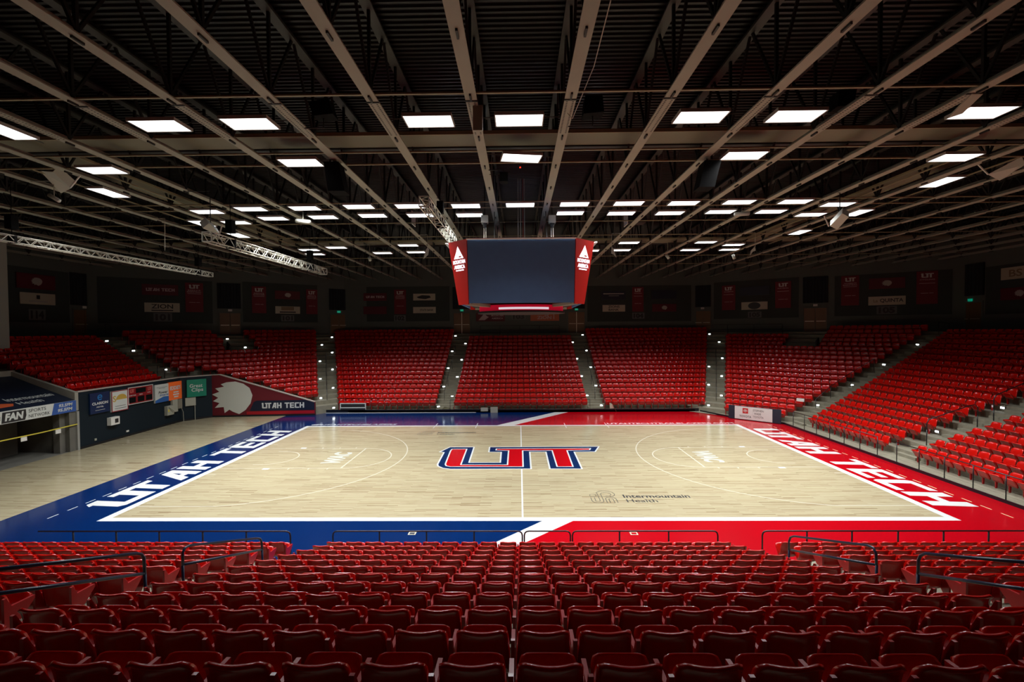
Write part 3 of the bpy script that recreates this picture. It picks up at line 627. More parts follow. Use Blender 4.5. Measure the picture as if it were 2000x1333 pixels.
o, fr, w, h = lsign('electrical_box', (348, 356, 780, 798), .18, mat('brown_grey_box', (.22, .20, .15), .6), 'tall brown grey electrical box under the orange sign', 'electrical box')
b = B(GREYBOX); p0 = fr[0]-fr[2]*h/2+fr[1]*w*.3; b.tube([p0, p0-fr[2]*.3+fr[1]*.15, p0-fr[2]*1.1+fr[1]*.2], .02, 6); b.build('conduit', o)
o, fr, w, h = lsign('electrical_box', (337.5, 347.5, 781, 805), .16, GREYBOX, 'tall pale grey electrical box left of the brown grey one', 'electrical box')
o, fr, w, h = lsign('disconnect_switch', (327, 340, 793, 811), .22, GREYBOX, 'small grey disconnect switch with lever, lowest of the wall boxes', 'switch')
b = B(YEL); slab(b, (fr[0]+fr[3]*.01-fr[1]*w*.3, fr[1], fr[2], fr[3]), w*.2, h*.25, .02); b.build('warning_sticker', o)
b = B(GREYBOX); b.bar(fr[0]+fr[3]*.05-fr[1]*w*.3+fr[2]*h*.4, fr[0]+fr[3]*.12+fr[1]*w*.4-fr[2]*h*.2, .04); b.build('lever', o)
o, fr, w, h = lsign('wall_cabinet', (217, 234, 815, 830), .25, WHITEPL, 'small white cabinet with dark opening below the gold emblem sign', 'cabinet')
b = B(INK); slab(b, (fr[0]+fr[1]*w*.15+fr[3]*.004, fr[1], fr[2], fr[3]), w*.4, h*.55, .02); b.build('opening', o)
o, fr, w, h = lsign('socket', (247.5, 252, 841, 844), .05, WHITEPL, 'small white double socket low on the navy wall', 'socket')
o, fr, w, h = lsign('socket', (185.5, 189, 857, 861), .05, GREYBOX, 'small grey socket low on the navy wall near the tunnel', 'socket')

# tunnel
tn = thing('tunnel_cover', (-24.6, -4, 2.2), 'sloping navy tunnel roof with sponsor fascia on the left', 'tunnel cover')
zt0, zt1 = 2.78, 4.12; xb, yb0, yb1 = -28.0, -12.0, 1.6
b = B(mat('tunnel_roof_navy', (.006, .011, .026), .5)); vs = [(-24.5, yb0, zt0), (-24.5, yb1, zt0), (xb, yb1, zt1), (xb, yb0, zt1)]
vs += [(v[0], v[1], v[2]-.12) for v in vs]; b.add(vs, [(0,1,2,3),(7,6,5,4),(0,4,5,1),(1,5,6,2),(2,6,7,3),(3,7,4,0)]); fit(b.build('roof_banner'), tn)
sx = Vector((0, 1, 0)); sy = Vector((xb+24.5, 0, zt1-zt0)).normalized(); sn = sx.cross(sy); 
if sn.z < 0: sn = -sn
sf = (Vector((-24.5, 0, zt0)), sx, sy, sn)
b = MB(); pale_patch(b, sf, -2.6, 2.25, 4.6, 2.0, MATS['pale_graphic'], .006); b.mt(mat('orange_flame', (.55, .10, .03), .5)); b.poly([(-3.6, .3), (-1.2, .35), (-1.0, .6), (-1.6, .8), (-1.8, 1.05), (-2.6, 1.1), (-3.6, .9)], sf, .006)
put_text(b, 'Intermountain', sf, .15, 1.05, 2.3, .36, WSIGN, .006, .01); put_text(b, 'Health', sf, -.25, .55, 1.2, .3, WSIGN, .006, .0)
fit(b.build('roof_print'), tn)
b = B(WSIGN); b.box((-24.52, yb0, 2.18), (-24.44, yb1, 2.78)); ff = (Vector((-24.44, 0, 2.48)), Vector((0, 1, 0)), Vector((0, 0, 1)), Vector((1, 0, 0)))
FB = mat('fascia_blue', (.03, .09, .32), .5); b.mt(FB); b.poly([(.25, -.3), (yb1, -.3), (yb1, .3), (.4, .3)], ff, .004)
put_text(b, '93.5FM', ff, 1.02, .13, .75, .17, WSIGN, .008, .03, .2); put_text(b, '95.5FM', ff, .98, -.11, .8, .17, WSIGN, .008, .03, .2)
put_text(b, 'SPORTS', ff, -.45, .13, .85, .16, INK, .006, .0); put_text(b, 'NETWORK', ff, -.35, -.13, 1.05, .16, INK, .006, .0)
b.mt(INK); b.poly([(-2.1, -.27), (-1.05, -.27), (-.98, -.05), (-1.0, .25), (-2.05, .25)], ff, .005); put_text(b, 'FAN', ff, -1.53, .0, .85, .36, WSIGN, .008, .05, .15); put_text(b, 'THE', ff, -2.3, -.02, .35, .15, INK, .006, .02)
fit(b.build('fascia_banner'), tn)
# concrete kerbs round the cover
b = B(mat('kerb_concrete', (.30, .29, .235), .85, var=.15, scale=2)); vs = []
P0, P1 = Vector((-24.5, 1.75, 0)), Vector((-28.1, 1.75, 0))
b.add([(-24.5, 1.6, 2.2), (-24.5, 1.8, 2.2), (-24.5, 1.8, 3.2), (-24.5, 1.6, 3.2), (-28.2, 1.6, 2.2), (-28.2, 1.8, 2.2), (-28.2, 1.8, 4.42), (-28.2, 1.6, 4.42)], [(0,1,2,3),(7,6,5,4),(0,4,5,1),(1,5,6,2),(2,6,7,3),(3,7,4,0)])
b.box((-28.25, -12, 3.6), (-28.02, 1.8, 4.42)); k = b.build('trim_5'); tag(k, kind='structure')
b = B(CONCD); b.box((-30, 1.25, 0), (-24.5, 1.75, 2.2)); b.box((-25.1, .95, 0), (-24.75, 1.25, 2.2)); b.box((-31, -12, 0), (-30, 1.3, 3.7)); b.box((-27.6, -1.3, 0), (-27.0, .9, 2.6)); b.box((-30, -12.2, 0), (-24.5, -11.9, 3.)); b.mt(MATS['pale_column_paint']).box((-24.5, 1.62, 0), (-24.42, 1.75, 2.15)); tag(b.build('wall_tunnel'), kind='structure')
b = B(YEL); b.tube([(-24.42, 1.62, 1.45), (-24.42, -.4, 1.405), (-24.42, -2.3, 1.42), (-24.42, -5, 1.40), (-24.42, -12, 1.42)], .03, 5); tp = b.build('caution_tape'); tag(tp, 'yellow caution tape stretched across the left tunnel opening', 'tape')
for y, lb in ((-1.15, 'nearer the frame edge'), (.55, 'nearer the navy wall')):
    b = B(WHITEPL); b.box((-24.45, y-.13, 1.17), (-24.42, y+.15, 1.41)); tag(b.build('paper_notice'), 'white paper notice hanging on the yellow tape, '+lb, 'notice', 'paper notices on the tape')
tb_ = thing('storage_bin', (-26.6, -1.6, .0), 'translucent plastic bin standing in the tunnel mouth', 'bin')
TR = mat('translucent_bin', (.33, .36, .38), .3)
b = B(TR); b.prism([(-26.9, -1.95), (-26.3, -1.95), (-26.3, -1.2), (-26.9, -1.2)], 0, .42); fit(b.build('bin_body'), tb_); b = B(mat('grey_lid', (.2, .2, .22), .4)); b.box((-26.95, -2.0, .42), (-26.25, -1.15, .47)); fit(b.build('lid'), tb_)

# ------------------------------------------------------------------ far edge boards, sponsor board, odds at court edge
b = B(mat('black_edge_board', (.006, .008, .012), .35)); b.box((-15.7, YE, 0), (13.9, YE+.04, .26)); b.mt(WSIGN).box((-15.6, YE-.03, .0), (-3.5, YE, .03)); o = b.build('trim_6'); tag(o, kind='structure')
b = B(MATS['black_edge_board']); b.bar((14.0, YE, .06), (15.1, 10.5, .06), .05, .12); b.bar((15.1, 10.5, .06), (17.65, 7.95, .06), .05, .12); b.bar((17.66, 7.95, .06), (17.66, -14, .06), .06, .12); tag(b.build('trim_7'), kind='structure')
# toyota board
bs = thing('sponsor_board', (16.4, 9.2, 0), 'long white sponsor board with navy ends at the far right corner', 'sign board')
p0, p1 = atz(1424, 817), atz(1526, 829); p0.z = p1.z = 0; x = (p1-p0).normalized(); n = Vector((x.y, -x.x, 0)); n = n if n.dot(-p0) > 0 else -n; Lb = (p1-p0).length; hb = .95
q0 = p0+n*.10; fr = (q0+x*(Lb/2)+Vector((0, 0, hb/2+.03)), x, Vector((0, 0, 1)), n)
b = B(mat('board_navy', (.008, .016, .03), .5)); slab(b, fr, Lb, hb, .10); fit(b.build('board'), bs)
b = B(WSIGN); fr2 = (fr[0]-x*(Lb*.015)+n*.012, x, fr[2], n); slab(b, fr2, Lb*.72, hb*.94, .012); fit(b.build('face_panel'), bs)
b = B(LOGORED); f3 = fr2; s3 = .36; slab(b, (f3[0]-x*Lb*.15+f3[2]*.16+n*.008, x, f3[2], n), s3, s3, .006); b.mt(WSIGN)
el = lambda cx, cy, rx, ry, t: [(cx+rx*math.cos(a), cy+ry*math.sin(a)) for a in t]
tt = [k*math.pi/12 for k in range(24)]
f4 = (f3[0]-x*Lb*.15+f3[2]*.16+n*.009, x, f3[2], n)
for k, (cx, cy, rx, ry) in enumerate(((0, 0, .13, .09), (0, 0, .045, .09), (0, .035, .09, .035))):
    b.poly(el(cx, cy, rx, ry, tt), f4, .001+k*.0004, [el(cx, cy, rx-.018, ry-.018, tt)])
put_text(b, 'TOYOTA', f3, -Lb*.15, -.24, .78, .15, INK, .004, .01)
for k, t in enumerate(('STEPHEN', 'WADE', 'TOYOTA')): put_text(b, t, f3, Lb*(.10 if k != 1 else .085), .24-.22*k, .66 if k != 1 else .44, .14, INK, .004, .0)
b.mt(GREYP).poly(rectp(-Lb*.01, -.3, -Lb*.01+.01, .3), f3, .004)
fit(b.build('board_print'), bs)
# bench steps at the far left, boxes, bag
st = thing('portable_steps', (-9.9, 13.35, .17), 'low black portable steps with white edging before section 102', 'steps')
pa, pb = aty(665, 800, 12.9), aty(714, 800, 12.9)
b = B(mat('black_rubber', (.01, .01, .011), .6)); b.box((pa.x, 12.86, .17), (pb.x, 12.93, .42)); b.box((pa.x, 12.93, .17), (pb.x, 13.02, .72)); fit(b.build('tread_block'), st)
b = B(WSIGN)
for z, y in ((.42, 12.87), (.74, 12.94), (.20, 12.87)): b.box((pa.x-.03, y-.02, z-.03), (pb.x+.03, y+.02, z+.03))
for xx in (pa.x, pb.x): b.box((xx-.03, 12.86, .17), (xx+.03, 12.96, .74))
fit(b.build('edging'), st)
def pbox(name, xl, xr, yt, yb, y, d, m, label, cat):
    a, c = aty(xl, yb, y), aty(xr, yt, y); b = B(m); b.box((a.x, y, a.z), (c.x, y+d, c.z)); return tag(b.build(name), label, cat)
pbox('grey_box', 939, 953, 797, 804, 12.75, .08, GREYBOX, 'small grey box on the far edge board, left of the taller one', 'box')
pbox('grey_box', 958, 972, 796, 810, 12.72, .10, GREYBOX, 'taller grey box on the far edge board at midcourt', 'box')
b = B(SAND); a = aty(1191, 801, 12.95); b.add([(a.x, 12.9, .17), (a.x+.42, 12.9, .17), (a.x+.5, 12.75, .02), (a.x+.18, 12.85, .62), (a.x, 13.05, .7), (a.x+.32, 13.1, .17)], [(0,1,3),(1,2,3),(0,3,4),(3,2,5),(4,3,5),(0,4,5),(0,5,1),(1,5,2)]); tag(b.build('cloth_bag'), 'crumpled cream cloth bag on the far edge board', 'bag')
b = B(mat('olive_cloth', (.09, .08, .04), .8)); a = aty(872, 797, 13.0); b.add([(a.x-.4, 13, .17), (a.x+.3, 13, .17), (a.x+.35, 13.3, .17), (a.x-.35, 13.3, .17), (a.x-.2, 13.1, .42), (a.x+.1, 13.15, .38)], [(0,1,5,4),(1,2,5),(2,3,4,5),(3,0,4),(3,2,1,0)]); tag(b.build('cloth_bundle'), 'dark cloth bundle at the foot of the aisle left of section 103', 'cloth')
b = B(WHITEPL); a = atpl(1563, 782, (19.6, 8.7, 1.6), Vector((-1, -1, 0)).normalized()); 
dg = Vector((1, -1, 0)).normalized(); nn = Vector((-1, -1, 0)).normalized(); f9 = (a, dg, Vector((0, 0, 1)), nn); slab(b, f9, .46, .2, .12); tag(b.build('folded_towel'), 'white towel on the seat back by the right aisle', 'towel')
# floor plates in the near apron
for px, py, lb in ((805, 1043, 'blue'), (1238, 1043, 'red')):
    c = atz(px, py); t = thing('floor_plate', (c.x, c.y, .0), 'small framed floor plate in the %s near apron' % lb, 'floor plate')
    b = B(SAND); b.box((c.x-.12, c.y-.10, .0), (c.x+.12, c.y+.10, .008)); fit(b.build('frame'), t); b = B(RED if lb == 'red' else DKNAVY); b.box((c.x-.08, c.y-.065, .007), (c.x+.08, c.y+.065, .011)); fit(b.build('cover'), t)

# ------------------------------------------------------------------ seats
def shell(nu, nv, front, back):
    V = []; Fc = []
    us = [-1+2*i/(nu-1) for i in range(nu)]; vs = [1-(1-j/(nv-1))**1.5 for j in range(nv)]
    for fn in (front, back):
        for v in vs:
            for u in us: V.append(fn(u, v))
    n = nu*nv; idx = lambda s, i, j: s*n+j*nu+i
    for j in range(nv-1):
        for i in range(nu-1):
            Fc.append((idx(0,i,j), idx(0,i,j+1), idx(0,i+1,j+1), idx(0,i+1,j)))
            Fc.append((idx(1,i,j), idx(1,i+1,j), idx(1,i+1,j+1), idx(1,i,j+1)))
    ring = [(i, 0) for i in range(nu)]+[(nu-1, j) for j in range(1, nv)]+[(i, nv-1) for i in range(nu-2, -1, -1)]+[(0, j) for j in range(nv-2, 0, -1)]
    for k in range(len(ring)):
        a, c = ring[k], ring[(k+1) % len(ring)]
        Fc.append((idx(0,*a), idx(0,*c), idx(1,*c), idx(1,*a)))
    return V, Fc
def back_pts(t):
    def fn(u, v):
        w = .238-.018*v
        cr = max(0., (v-.80)/.20); x = u*w*(1-.05*cr*cr)
        z = .40+.44*v-.030*abs(u)**9*v-.010*(1-u*u)*v
        y = .085*(1-v)+.045*u*u-.034*max(0, (v-.80)/.20)**2
        if t: # rear face slightly smaller
            x *= .95; z = .41+(z-.41)*.972; y -= .034
        return (x, y, z)
    return fn
def pan_pts(t):
    def fn(u, v):
        w = .205+.01*v; cr = max(0., (v-.75)/.25); x = u*w*(1-.12*cr*cr)
        s = .36*v; y = .17+s*.50-.015*math.sin(v*math.pi); z = .345+s*.84+.01*math.sin(v*math.pi)-.02*abs(u)**8*v
        if t: x *= .94; y += .042; z -= .03; z = .36+(z-.36)*.985
        return (x, y, z)
    return fn
STD = [(-.012, 0), (.055, 0), (.07, .30), (.15, .40), (.33, .575), (.335, .615), (.06, .63), (.0, .755), (-.028, .755), (-.028, .30)]
def std_mesh(mb, x, w=.034):
    n = len(STD); vs = [(x-w/2, y, z) for y, z in STD]+[(x+w/2, y, z) for y, z in STD]
    mb.add(vs, [tuple(range(n)), tuple(range(n, 2*n))[::-1]]+[(i, n+i, n+(i+1)%n, (i+1)%n) for i in range(n)])
def seat_parts(nu, nv):
    b = MB(); b.mt(SEATRED); V, Fc = shell(nu, nv, back_pts(0), back_pts(1)); b.add(V, [f[::-1] for f in Fc])
    p = MB(); p.mt(SEATRED); V, Fc = shell(nu, nv, pan_pts(0), pan_pts(1)); p.add(V, [f for f in Fc])
    return b, p
PITCH = .515
bk, pn_ = seat_parts(11, 9)
proto = thing('folding_seat', (0, 0, 0), 'x', 'seat')
o_b = bk.build('backrest', proto, smooth=True); o_p = pn_.build('seat_pan', proto, smooth=True)
sm_ = MB(); sm_.mt(SEATMET); std_mesh(sm_, 0); o_s = sm_.build('side_standard', proto)
cp = MB(); cp.mt(CAPM); 
for sx_ in (-1, 1): cp.tube([(sx_*.018, .12, .385), (sx_*.03, .12, .385)], .036, 12)
o_c = cp.build('hinge_cap', o_s)
ORD = ['front', 'second', 'third', 'fourth', 'fifth', 'sixth', 'seventh', 'eighth', 'ninth', 'tenth', 'eleventh', 'twelfth', 'thirteenth', 'fourteenth', 'fifteenth']
near = []
def vis(x, y, z):
    d = Vector((x, y, z))-C0; f = d.dot(fw); 
    return f > .3 and abs(d.dot(rt)/f) < 1000/F+.18 and abs(d.dot(up)/f) < 666.5/F+.12
near_stuff = []
for n in range(0, 13):
    y = yn(n); z = max(zn(n)-.82, 0)+.001; rows = []
    for k in range(21):
        x = -5.30+(k+.5)*PITCH; m = k-10 if k >= 10 else k-10
        pos = '%s %s of midcourt line' % (ORD[k-10+0].replace('front', 'first') if k >= 10 else ORD[9-k].replace('front', 'first'), 'right' if k >= 10 else 'left')
        rows.append((x, 'centre', pos, k == 0, k == 20))
    for k in range(18):
        rows.append((-6.35-(k+.5)*PITCH, 'left', '%s left of aisle' % (ORD[k].replace('front', 'first') if k < 15 else 'far'), False, k == 0))
        rows.append((6.75+(k+.5)*PITCH, 'right', '%s right of aisle' % (ORD[k].replace('front', 'first') if k < 15 else 'far'), k == 0, False))
    for x, blk, pos, el, er in rows:
        d = (Vector((x, y, z+.7))-C0).dot(fw)
        (near if vis(x, y, z+.75) or (n == 12 and 0) else near_stuff).append((d, x, y, z, n, blk, pos, el, er))
near.sort(key=lambda q: q[0]+(0 if q[5] == 'centre' else 100) if 0 else q[0])
indiv, rest = near[:300], near[300:]
first = True
for d, x, y, z, n, blk, pos, el, er in indiv:
    if first: r = proto; b_, p_, s_, c_ = o_b, o_p, o_s, o_c; first = False
    else:
        r = proto.copy(); COL.objects.link(r)
        b_ = o_b.copy(); p_ = o_p.copy(); s_ = o_s.copy()
        for q in (b_, p_, s_): COL.objects.link(q); q.parent = r
        c_ = None
        if er: c_ = o_c.copy(); COL.objects.link(c_); c_.parent = s_
    r.location = (x, y, z); s_.location = (PITCH/2, 0, 0)
    if el:
        s2 = o_s.copy(); COL.objects.link(s2); s2.parent = r; s2.location = (-PITCH/2, 0, 0)
        c2 = o_c.copy(); COL.objects.link(c2); c2.parent = s2
    tag(r, 'red folding seat, near %s block, %s row from court rail, %s' % (blk, ORD[n], pos), 'seat', 'red folding seats in the near %s block' % blk)

# every other seat: one object
def seat_arrays(nu, nv):
    b, p = seat_parts(nu, nv); s = MB(); s.mt(SEATMET); std_mesh(s, PITCH/2)
    V = np.array(b.v+p.v+s.v); Fq = []; mi = []
    o = 0
    for q, m in ((b, 0), (p, 0), (s, 1)):
        for f in q.f: Fq.append([i+o for i in f]); mi.append(m)
        o += len(q.v)
    return V, Fq, mi
far_list = []   # x, y, z, rot, left-end
def add_row(p0, p1, z, rot):
    p0, p1 = Vector(p0), Vector(p1); L_ = (p1-p0).length; k = int(round(L_/.515)); 
    if k < 1: return
    for i in range(k):
        q = p0.lerp(p1, (i+.5)/k); far_list.append((q.x, q.y, z, rot, i == 0 or i == k-1))
def gate(pts, ok):
    return pts
for n in range(0, NR):
    yb_ = 13.5+T*n; z = zbf(n)-.84
    if n <= 15: add_row((-5.28, yb_), (5.33, yb_), z, math.pi)
    add_row((-14.55-.319*n, yb_), (-6.72-.02*n, yb_), z, math.pi); add_row((6.68+.02*n, yb_), (14.62+.315*n, yb_), z, math.pi)
def cut_row(p0, p1, z, rot, holes):
    # holes are parameter ranges along the row (metres from p0)
    p0, p1 = Vector(p0), Vector(p1); L_ = (p1-p0).length; segs = [(0, L_)]
    for h0, h1 in holes:
        ns_ = []
        for a_, b_ in segs:
            if h1 <= a_ or h0 >= b_: ns_.append((a_, b_))
            else:
                if h0 > a_: ns_.append((a_, h0))
                if h1 < b_: ns_.append((h1, b_))
        segs = ns_
    d = (p1-p0).normalized()
    for a_, b_ in segs:
        if b_-a_ > .5: add_row(p0+d*a_, p0+d*b_, z, rot)
for n in range(0, 19):
    off = 18.9+T*n; z = min(zb(n)-.82, 6.1)
    l = (15.35+.336*n, ); x0 = 15.35+.336*n; p0 = (x0, R2*off-x0)
    x1 = 18.2+.79*n; p1 = (x1, R2*off-x1)
    mid = (Vector(p1)-Vector(p0)).length/2
    # landing in front of the corner doors
    hole = []
    if n >= 14: hole = [(mid-1.6, mid+1.2)]
    if n >= 17: hole = [(0, mid+1.2)]
    cut_row(p0, p1, z, math.radians(135), hole)
    if n >= 4 or True:
        q0, q1 = Vector((-p0[0], p0[1])), Vector((-p1[0], p1[1])); k = int(round((q1-q0).length/.515))
        hole2 = (mid-1.3, mid+1.3) if n >= 14 else None
        for i in range(k):
            q = q0.lerp(q1, (i+.5)/k); s_ = (i+.5)*.515
            if hole2 and hole2[0] < s_ < hole2[1]: continue
            ok = (q.y > 12.75) or (q.y <= 12.75 and q.x < -25.2)
            if -25.2 <= q.x and q.y <= 12.75: ok = False
            if ok: far_list.append((q.x, q.y, z, math.radians(-135), False))
for n in range(0, NR):
    x = 18.9+T*n; z = zb(n)-.82
    add_row((x, .45-.03*n), (x, 6.75+.3*n), z, math.pi/2)
    add_row((x, -9.5), (x, -1.2-.08*n), z, math.pi/2)
for n in range(9, NR):
    x = -(18.4+T*n)-.05; z = zb(n)-.82
    add_row((x, 2.0), (x, 8.75+.27*(n-10)), z, -math.pi/2)
    if n >= 14: add_row((x, -10), (x, 1.6), z, -math.pi/2)
V, Fq, mi = seat_arrays(7, 6)
allseats = [(x, y, z, rot) for x, y, z, rot, e in far_list]+[(q[1], q[2], q[3], 0.) for q in rest+near_stuff if not (q[2] < -21.4 and q[4] > 13)]
nV = len(V); vv = []; 
for x, y, z, rot in allseats:
    c, s = math.cos(rot), math.sin(rot); vv.append(np.stack([V[:, 0]*c-V[:, 1]*s+x, V[:, 0]*s+V[:, 1]*c+y, V[:, 2]+z], 1))
me = bpy.data.meshes.new('seat_rows'); K = len(allseats)
loops = np.concatenate([np.array(f) for f in Fq]); ls = np.array([len(f) for f in Fq]); st_ = np.concatenate([[0], np.cumsum(ls)[:-1]])
me.vertices.add(nV*K); me.vertices.foreach_set('co', np.concatenate(vv).ravel().astype(np.float32))
me.loops.add(len(loops)*K); me.loops.foreach_set('vertex_index', (loops[None, :]+nV*np.arange(K)[:, None]).ravel().astype(np.int32))
me.polygons.add(len(ls)*K); me.polygons.foreach_set('loop_start', (st_[None, :]+len(loops)*np.arange(K)[:, None]).ravel().astype(np.int32))
me.materials.append(SEATRED); me.materials.append(SEATMET)
me.polygons.foreach_set('material_index', np.tile(np.array(mi, dtype=np.int32), K)); me.polygons.foreach_set('use_smooth', np.tile(np.array([m == 0 for m in mi]), K))
me.update(calc_edges=True); me.validate()
o = bpy.data.objects.new('folding_seats', me); COL.objects.link(o)
tag(o, 'all the smaller red folding seats filling the far, corner and side blocks', 'seats', None, 'stuff')
print('seats', len(indiv), K)

# ------------------------------------------------------------------ rails
def rail(name, paths, label, r=.024, m=RAIL, group='black guard rails'):
    t = thing(name, tuple(Vector(paths[0][0])), label, 'rail', group)
    for nm, P in [('top_rail', paths[0])]+[('post' if abs(Vector(p[0]).z-Vector(p[-1]).z) > .6*(Vector(p[0])-Vector(p[-1])).length else 'lower_rail', p) for p in paths[1:]]:
        b = MB(); b.mt(m); b.tube(P, r, 8); fit(b.build(nm, smooth=True), t)
    return t
def rc(a, b, r=.09, n=4):   # horizontal rail with rounded ends dropping down
    return None
def court_rail(xl, xr, posts, label, bl=True, br=True):
    Y = -10.72; a = aty(xl, 1038, Y); c = aty(xr, 1039, Y); z = .875; P = []
    if bl: P += [(a.x, Y, .02), (a.x, Y, z-.12), (a.x+.02, Y, z-.05), (a.x+.06, Y, z-.015), (a.x+.13, Y, z)]
    else: P += [(a.x, Y, z)]
    if br: P += [(c.x-.13, Y, z), (c.x-.06, Y, z-.015), (c.x-.02, Y, z-.05), (c.x, Y, z-.12), (c.x, Y, .02)]
    else: P += [(c.x, Y, z)]
    pp = [P]
    for px in posts: q = aty(px, 1045, Y); pp.append([(q.x, Y, z-.01), (q.x, Y, .02)])
    rail('guard_rail', pp, label, .021)
court_rail(75, 567, [143, 227, 311, 396, 481], 'black court rail in front of the near left seats', False, True)
court_rail(650, 1020, [741, 833, 926], 'black court rail left of the midcourt gate')
court_rail(1024, 1114, [], 'narrow black gate rail at midcourt')
court_rail(1118, 1402, [1210, 1306], 'black court rail right of the midcourt gate')
court_rail(1489, 2040, [1576, 1664, 1754, 1843, 1931], 'black court rail in front of the near right seats', True, False)
def aisle_rail(X, top, low, posts, label):
    pp = [[atx(*p, X) for p in top], [atx(*p, X) for p in low]]
    for p in posts:
        a = atx(*p, X); n = max(0, math.floor((-11.3-a.y)/.84+.75)); zf = max(0, zn(n)-.82); pp.append([a, (a.x, a.y, zf)])
    rail('aisle_handrail', pp, label, .022, NAVYRAIL, 'dark blue aisle handrails')
aisle_rail(-5.75, [(357, 1105), (357, 1080), (361, 1071), (371, 1066), (500, 1052), (508, 1053), (511, 1060), (512, 1075)], [(361, 1103), (512, 1074)], [(357, 1104), (512, 1074)], 'navy handrail in the near left aisle, closer to the court')
aisle_rail(-5.75, [(-60, 1119), (265, 1082), (276, 1083), (281, 1090), (283, 1122)], [(-60, 1168), (281, 1121)], [(283, 1121)], 'navy handrail in the near left aisle, cut by the frame edge')
aisle_rail(6.12, [(1541, 1075), (1541, 1058), (1544, 1050), (1551, 1048), (1695, 1066), (1706, 1071), (1711, 1082), (1712, 1105)], [(1545, 1075), (1710, 1104)], [(1541, 1074), (1712, 1104)], 'navy handrail in the near right aisle, closer to the court')
aisle_rail(6.12, [(1793, 1122), (1794, 1095), (1798, 1086), (1807, 1082), (2060, 1104)], [(1797, 1122), (2060, 1160)], [(1793, 1121)], 'navy handrail in the near right aisle, cut by the frame edge')
# far front rails
for xl, xr, k, lb in ((661, 850, 6, '102'), (879, 1152, 8, '103'), (1182, 1371, 6, '104')):
    Y = 12.98; a = aty(xl, 790, Y); c = aty(xr, 790, Y); z = .98; pp = [[(a.x, Y, z), (c.x, Y, z)]]
    for i in range(k+1): x = a.x+(c.x-a.x)*i/k; pp.append([(x, Y, z), (x, Y, .17)])
    rail('guard_rail', pp, 'thin black rail in front of far section '+lb, .018)
pp = [[(17.95, 7.3, .95), (17.95, .1, .95)]]+[[(17.95, 7.3-1.2*i, .95), (17.95, 7.3-1.2*i, .012)] for i in range(7)]
rail('guard_rail', pp, 'black side rail before the right block, from the far aisle', .02)
pp = [[(17.95, -1.1, .95), (17.95, -8.6, .95)]]+[[(17.95, -1.1-1.25*i, .95), (17.95, -1.1-1.25*i, .012)] for i in range(7)]
rail('guard_rail', pp, 'black side rail at the right frame edge', .02)
# steep handrails in the side aisle
def plane_rail(Y, top, posts, label):
    pp = [[aty(*p, Y) for p in top]]
    for p in posts: a = aty(*p, Y); pp.append([a, (a.x, a.y, max(0, bowl_z(Vector((a.x, a.y, 0)))))])
    rail('aisle_handrail', pp, label, .022, RAIL, 'black aisle handrails far side')
plane_rail(-.35, [(1810, 850), (1810, 828), (1814, 820), (1893, 793), (1905, 791), (1910, 797), (1909, 815)], [(1810, 840), (1909, 812)], 'black handrail in the right side aisle, lower')
plane_rail(-.35, [(1941, 806), (1941, 780), (1946, 772), (2030, 736)], [(1941, 800)], 'black handrail in the right side aisle, upper, at frame edge')
def bowl_rail(pts, label, hgt=.9):
    P = []; pp = []
    for px, py in pts:
        q = hit_bowl(px, py); P.append(Vector((q.x, q.y, q.z+hgt))); pp.append([P[-1], q])
    rail('aisle_handrail', [P]+pp, label, .02, RAIL, 'black aisle handrails far side')
bowl_rail([(639, 789), (638, 762), (637, 735), (637, 708)], 'thin black centre rail in the stairs left of section 102')
bowl_rail([(1399, 783), (1399, 756), (1399, 728), (1398, 700)], 'thin black centre rail in the stairs right of section 104')
bowl_rail([(868, 785), (875, 755), (883, 722), (890, 693)], 'thin black centre rail in the stairs left of section 103')
bowl_rail([(1162, 783), (1155, 752), (1148, 722), (1142, 692)], 'thin black centre rail in the stairs right of section 103')
bowl_rail([(1593, 806), (1622, 780), (1662, 752), (1707, 725)], 'black rail along the right corner stairs, lower')
bowl_rail([(308, 738), (322, 742)], 'short black rail behind the navy wall at the left stairs')
bowl_rail([(1833, 652), (1853, 655)], 'short black rail at the head of the right corner stairs')
bowl_rail([(206, 655), (216, 657)], 'short black rail at the head of the left stairs')
def top_rail(nm, pts, label, zbot=5.6, h=1.0):
    pp = []; P = []
    for x, y in pts: P.append((x, y, zbot+h)); pp.append([(x, y, zbot+h), (x, y, zbot)])
    rail('landing_rail', [P, [(x, y, zbot+h*.5) for x, y in pts]]+pp, label, .025, RAIL, 'black landing rails')
top_rail('r', [(-4.2, 26.2), (-2.1, 26.2), (0, 26.2), (2.1, 26.2), (4.2, 26.2)], 'black landing rail below the 103 number', 6.0, .95)
top_rail('r', [(19.6, 26.6), (21.4, 24.8), (23.2, 23.0), (25.0, 21.2)], 'black landing rail above the left half of section 105', 5.9, .95)

# aisle step lights
SL = [(648,659,'left stairs of section 102, top'),(628.5,674,''),(648.5,689,''),(624.5,706,''),(649,722,''),(625,740.5,''),(650,758,''),(626,778,''),(651,797,''),
 (889.5,656.5,''),(883,686.5,''),(875,719.5,''),(866.5,755.5,''),(856,794.5,''),(909,671.5,''),(901.5,703,''),(893,736.5,''),(883,774.5,''),
 (1138,654.5,''),(1145.5,685,''),(1154,717.5,''),(1164,753.5,''),(1175,792,''),(1118.5,669,''),(1127,701,''),(1136,735,''),(1147,773,''),
 (1386,653,''),(1405,668.5,''),(1411,700,''),(1385,716.5,''),(1410,735,''),(1384.5,752,''),(1409.5,773,''),(1384.5,792,''),
 (1849.5,653.5,''),(1792.5,673.5,''),(1727,712.5,''),(1665,752.5,''),(1598.5,792,''),(1959.5,797,''),(1831.5,843.5,''),
 (208,666.5,''),(260,685.5,''),(323,722.5,''),(443.5,662.5,''),(478.5,679,'')]
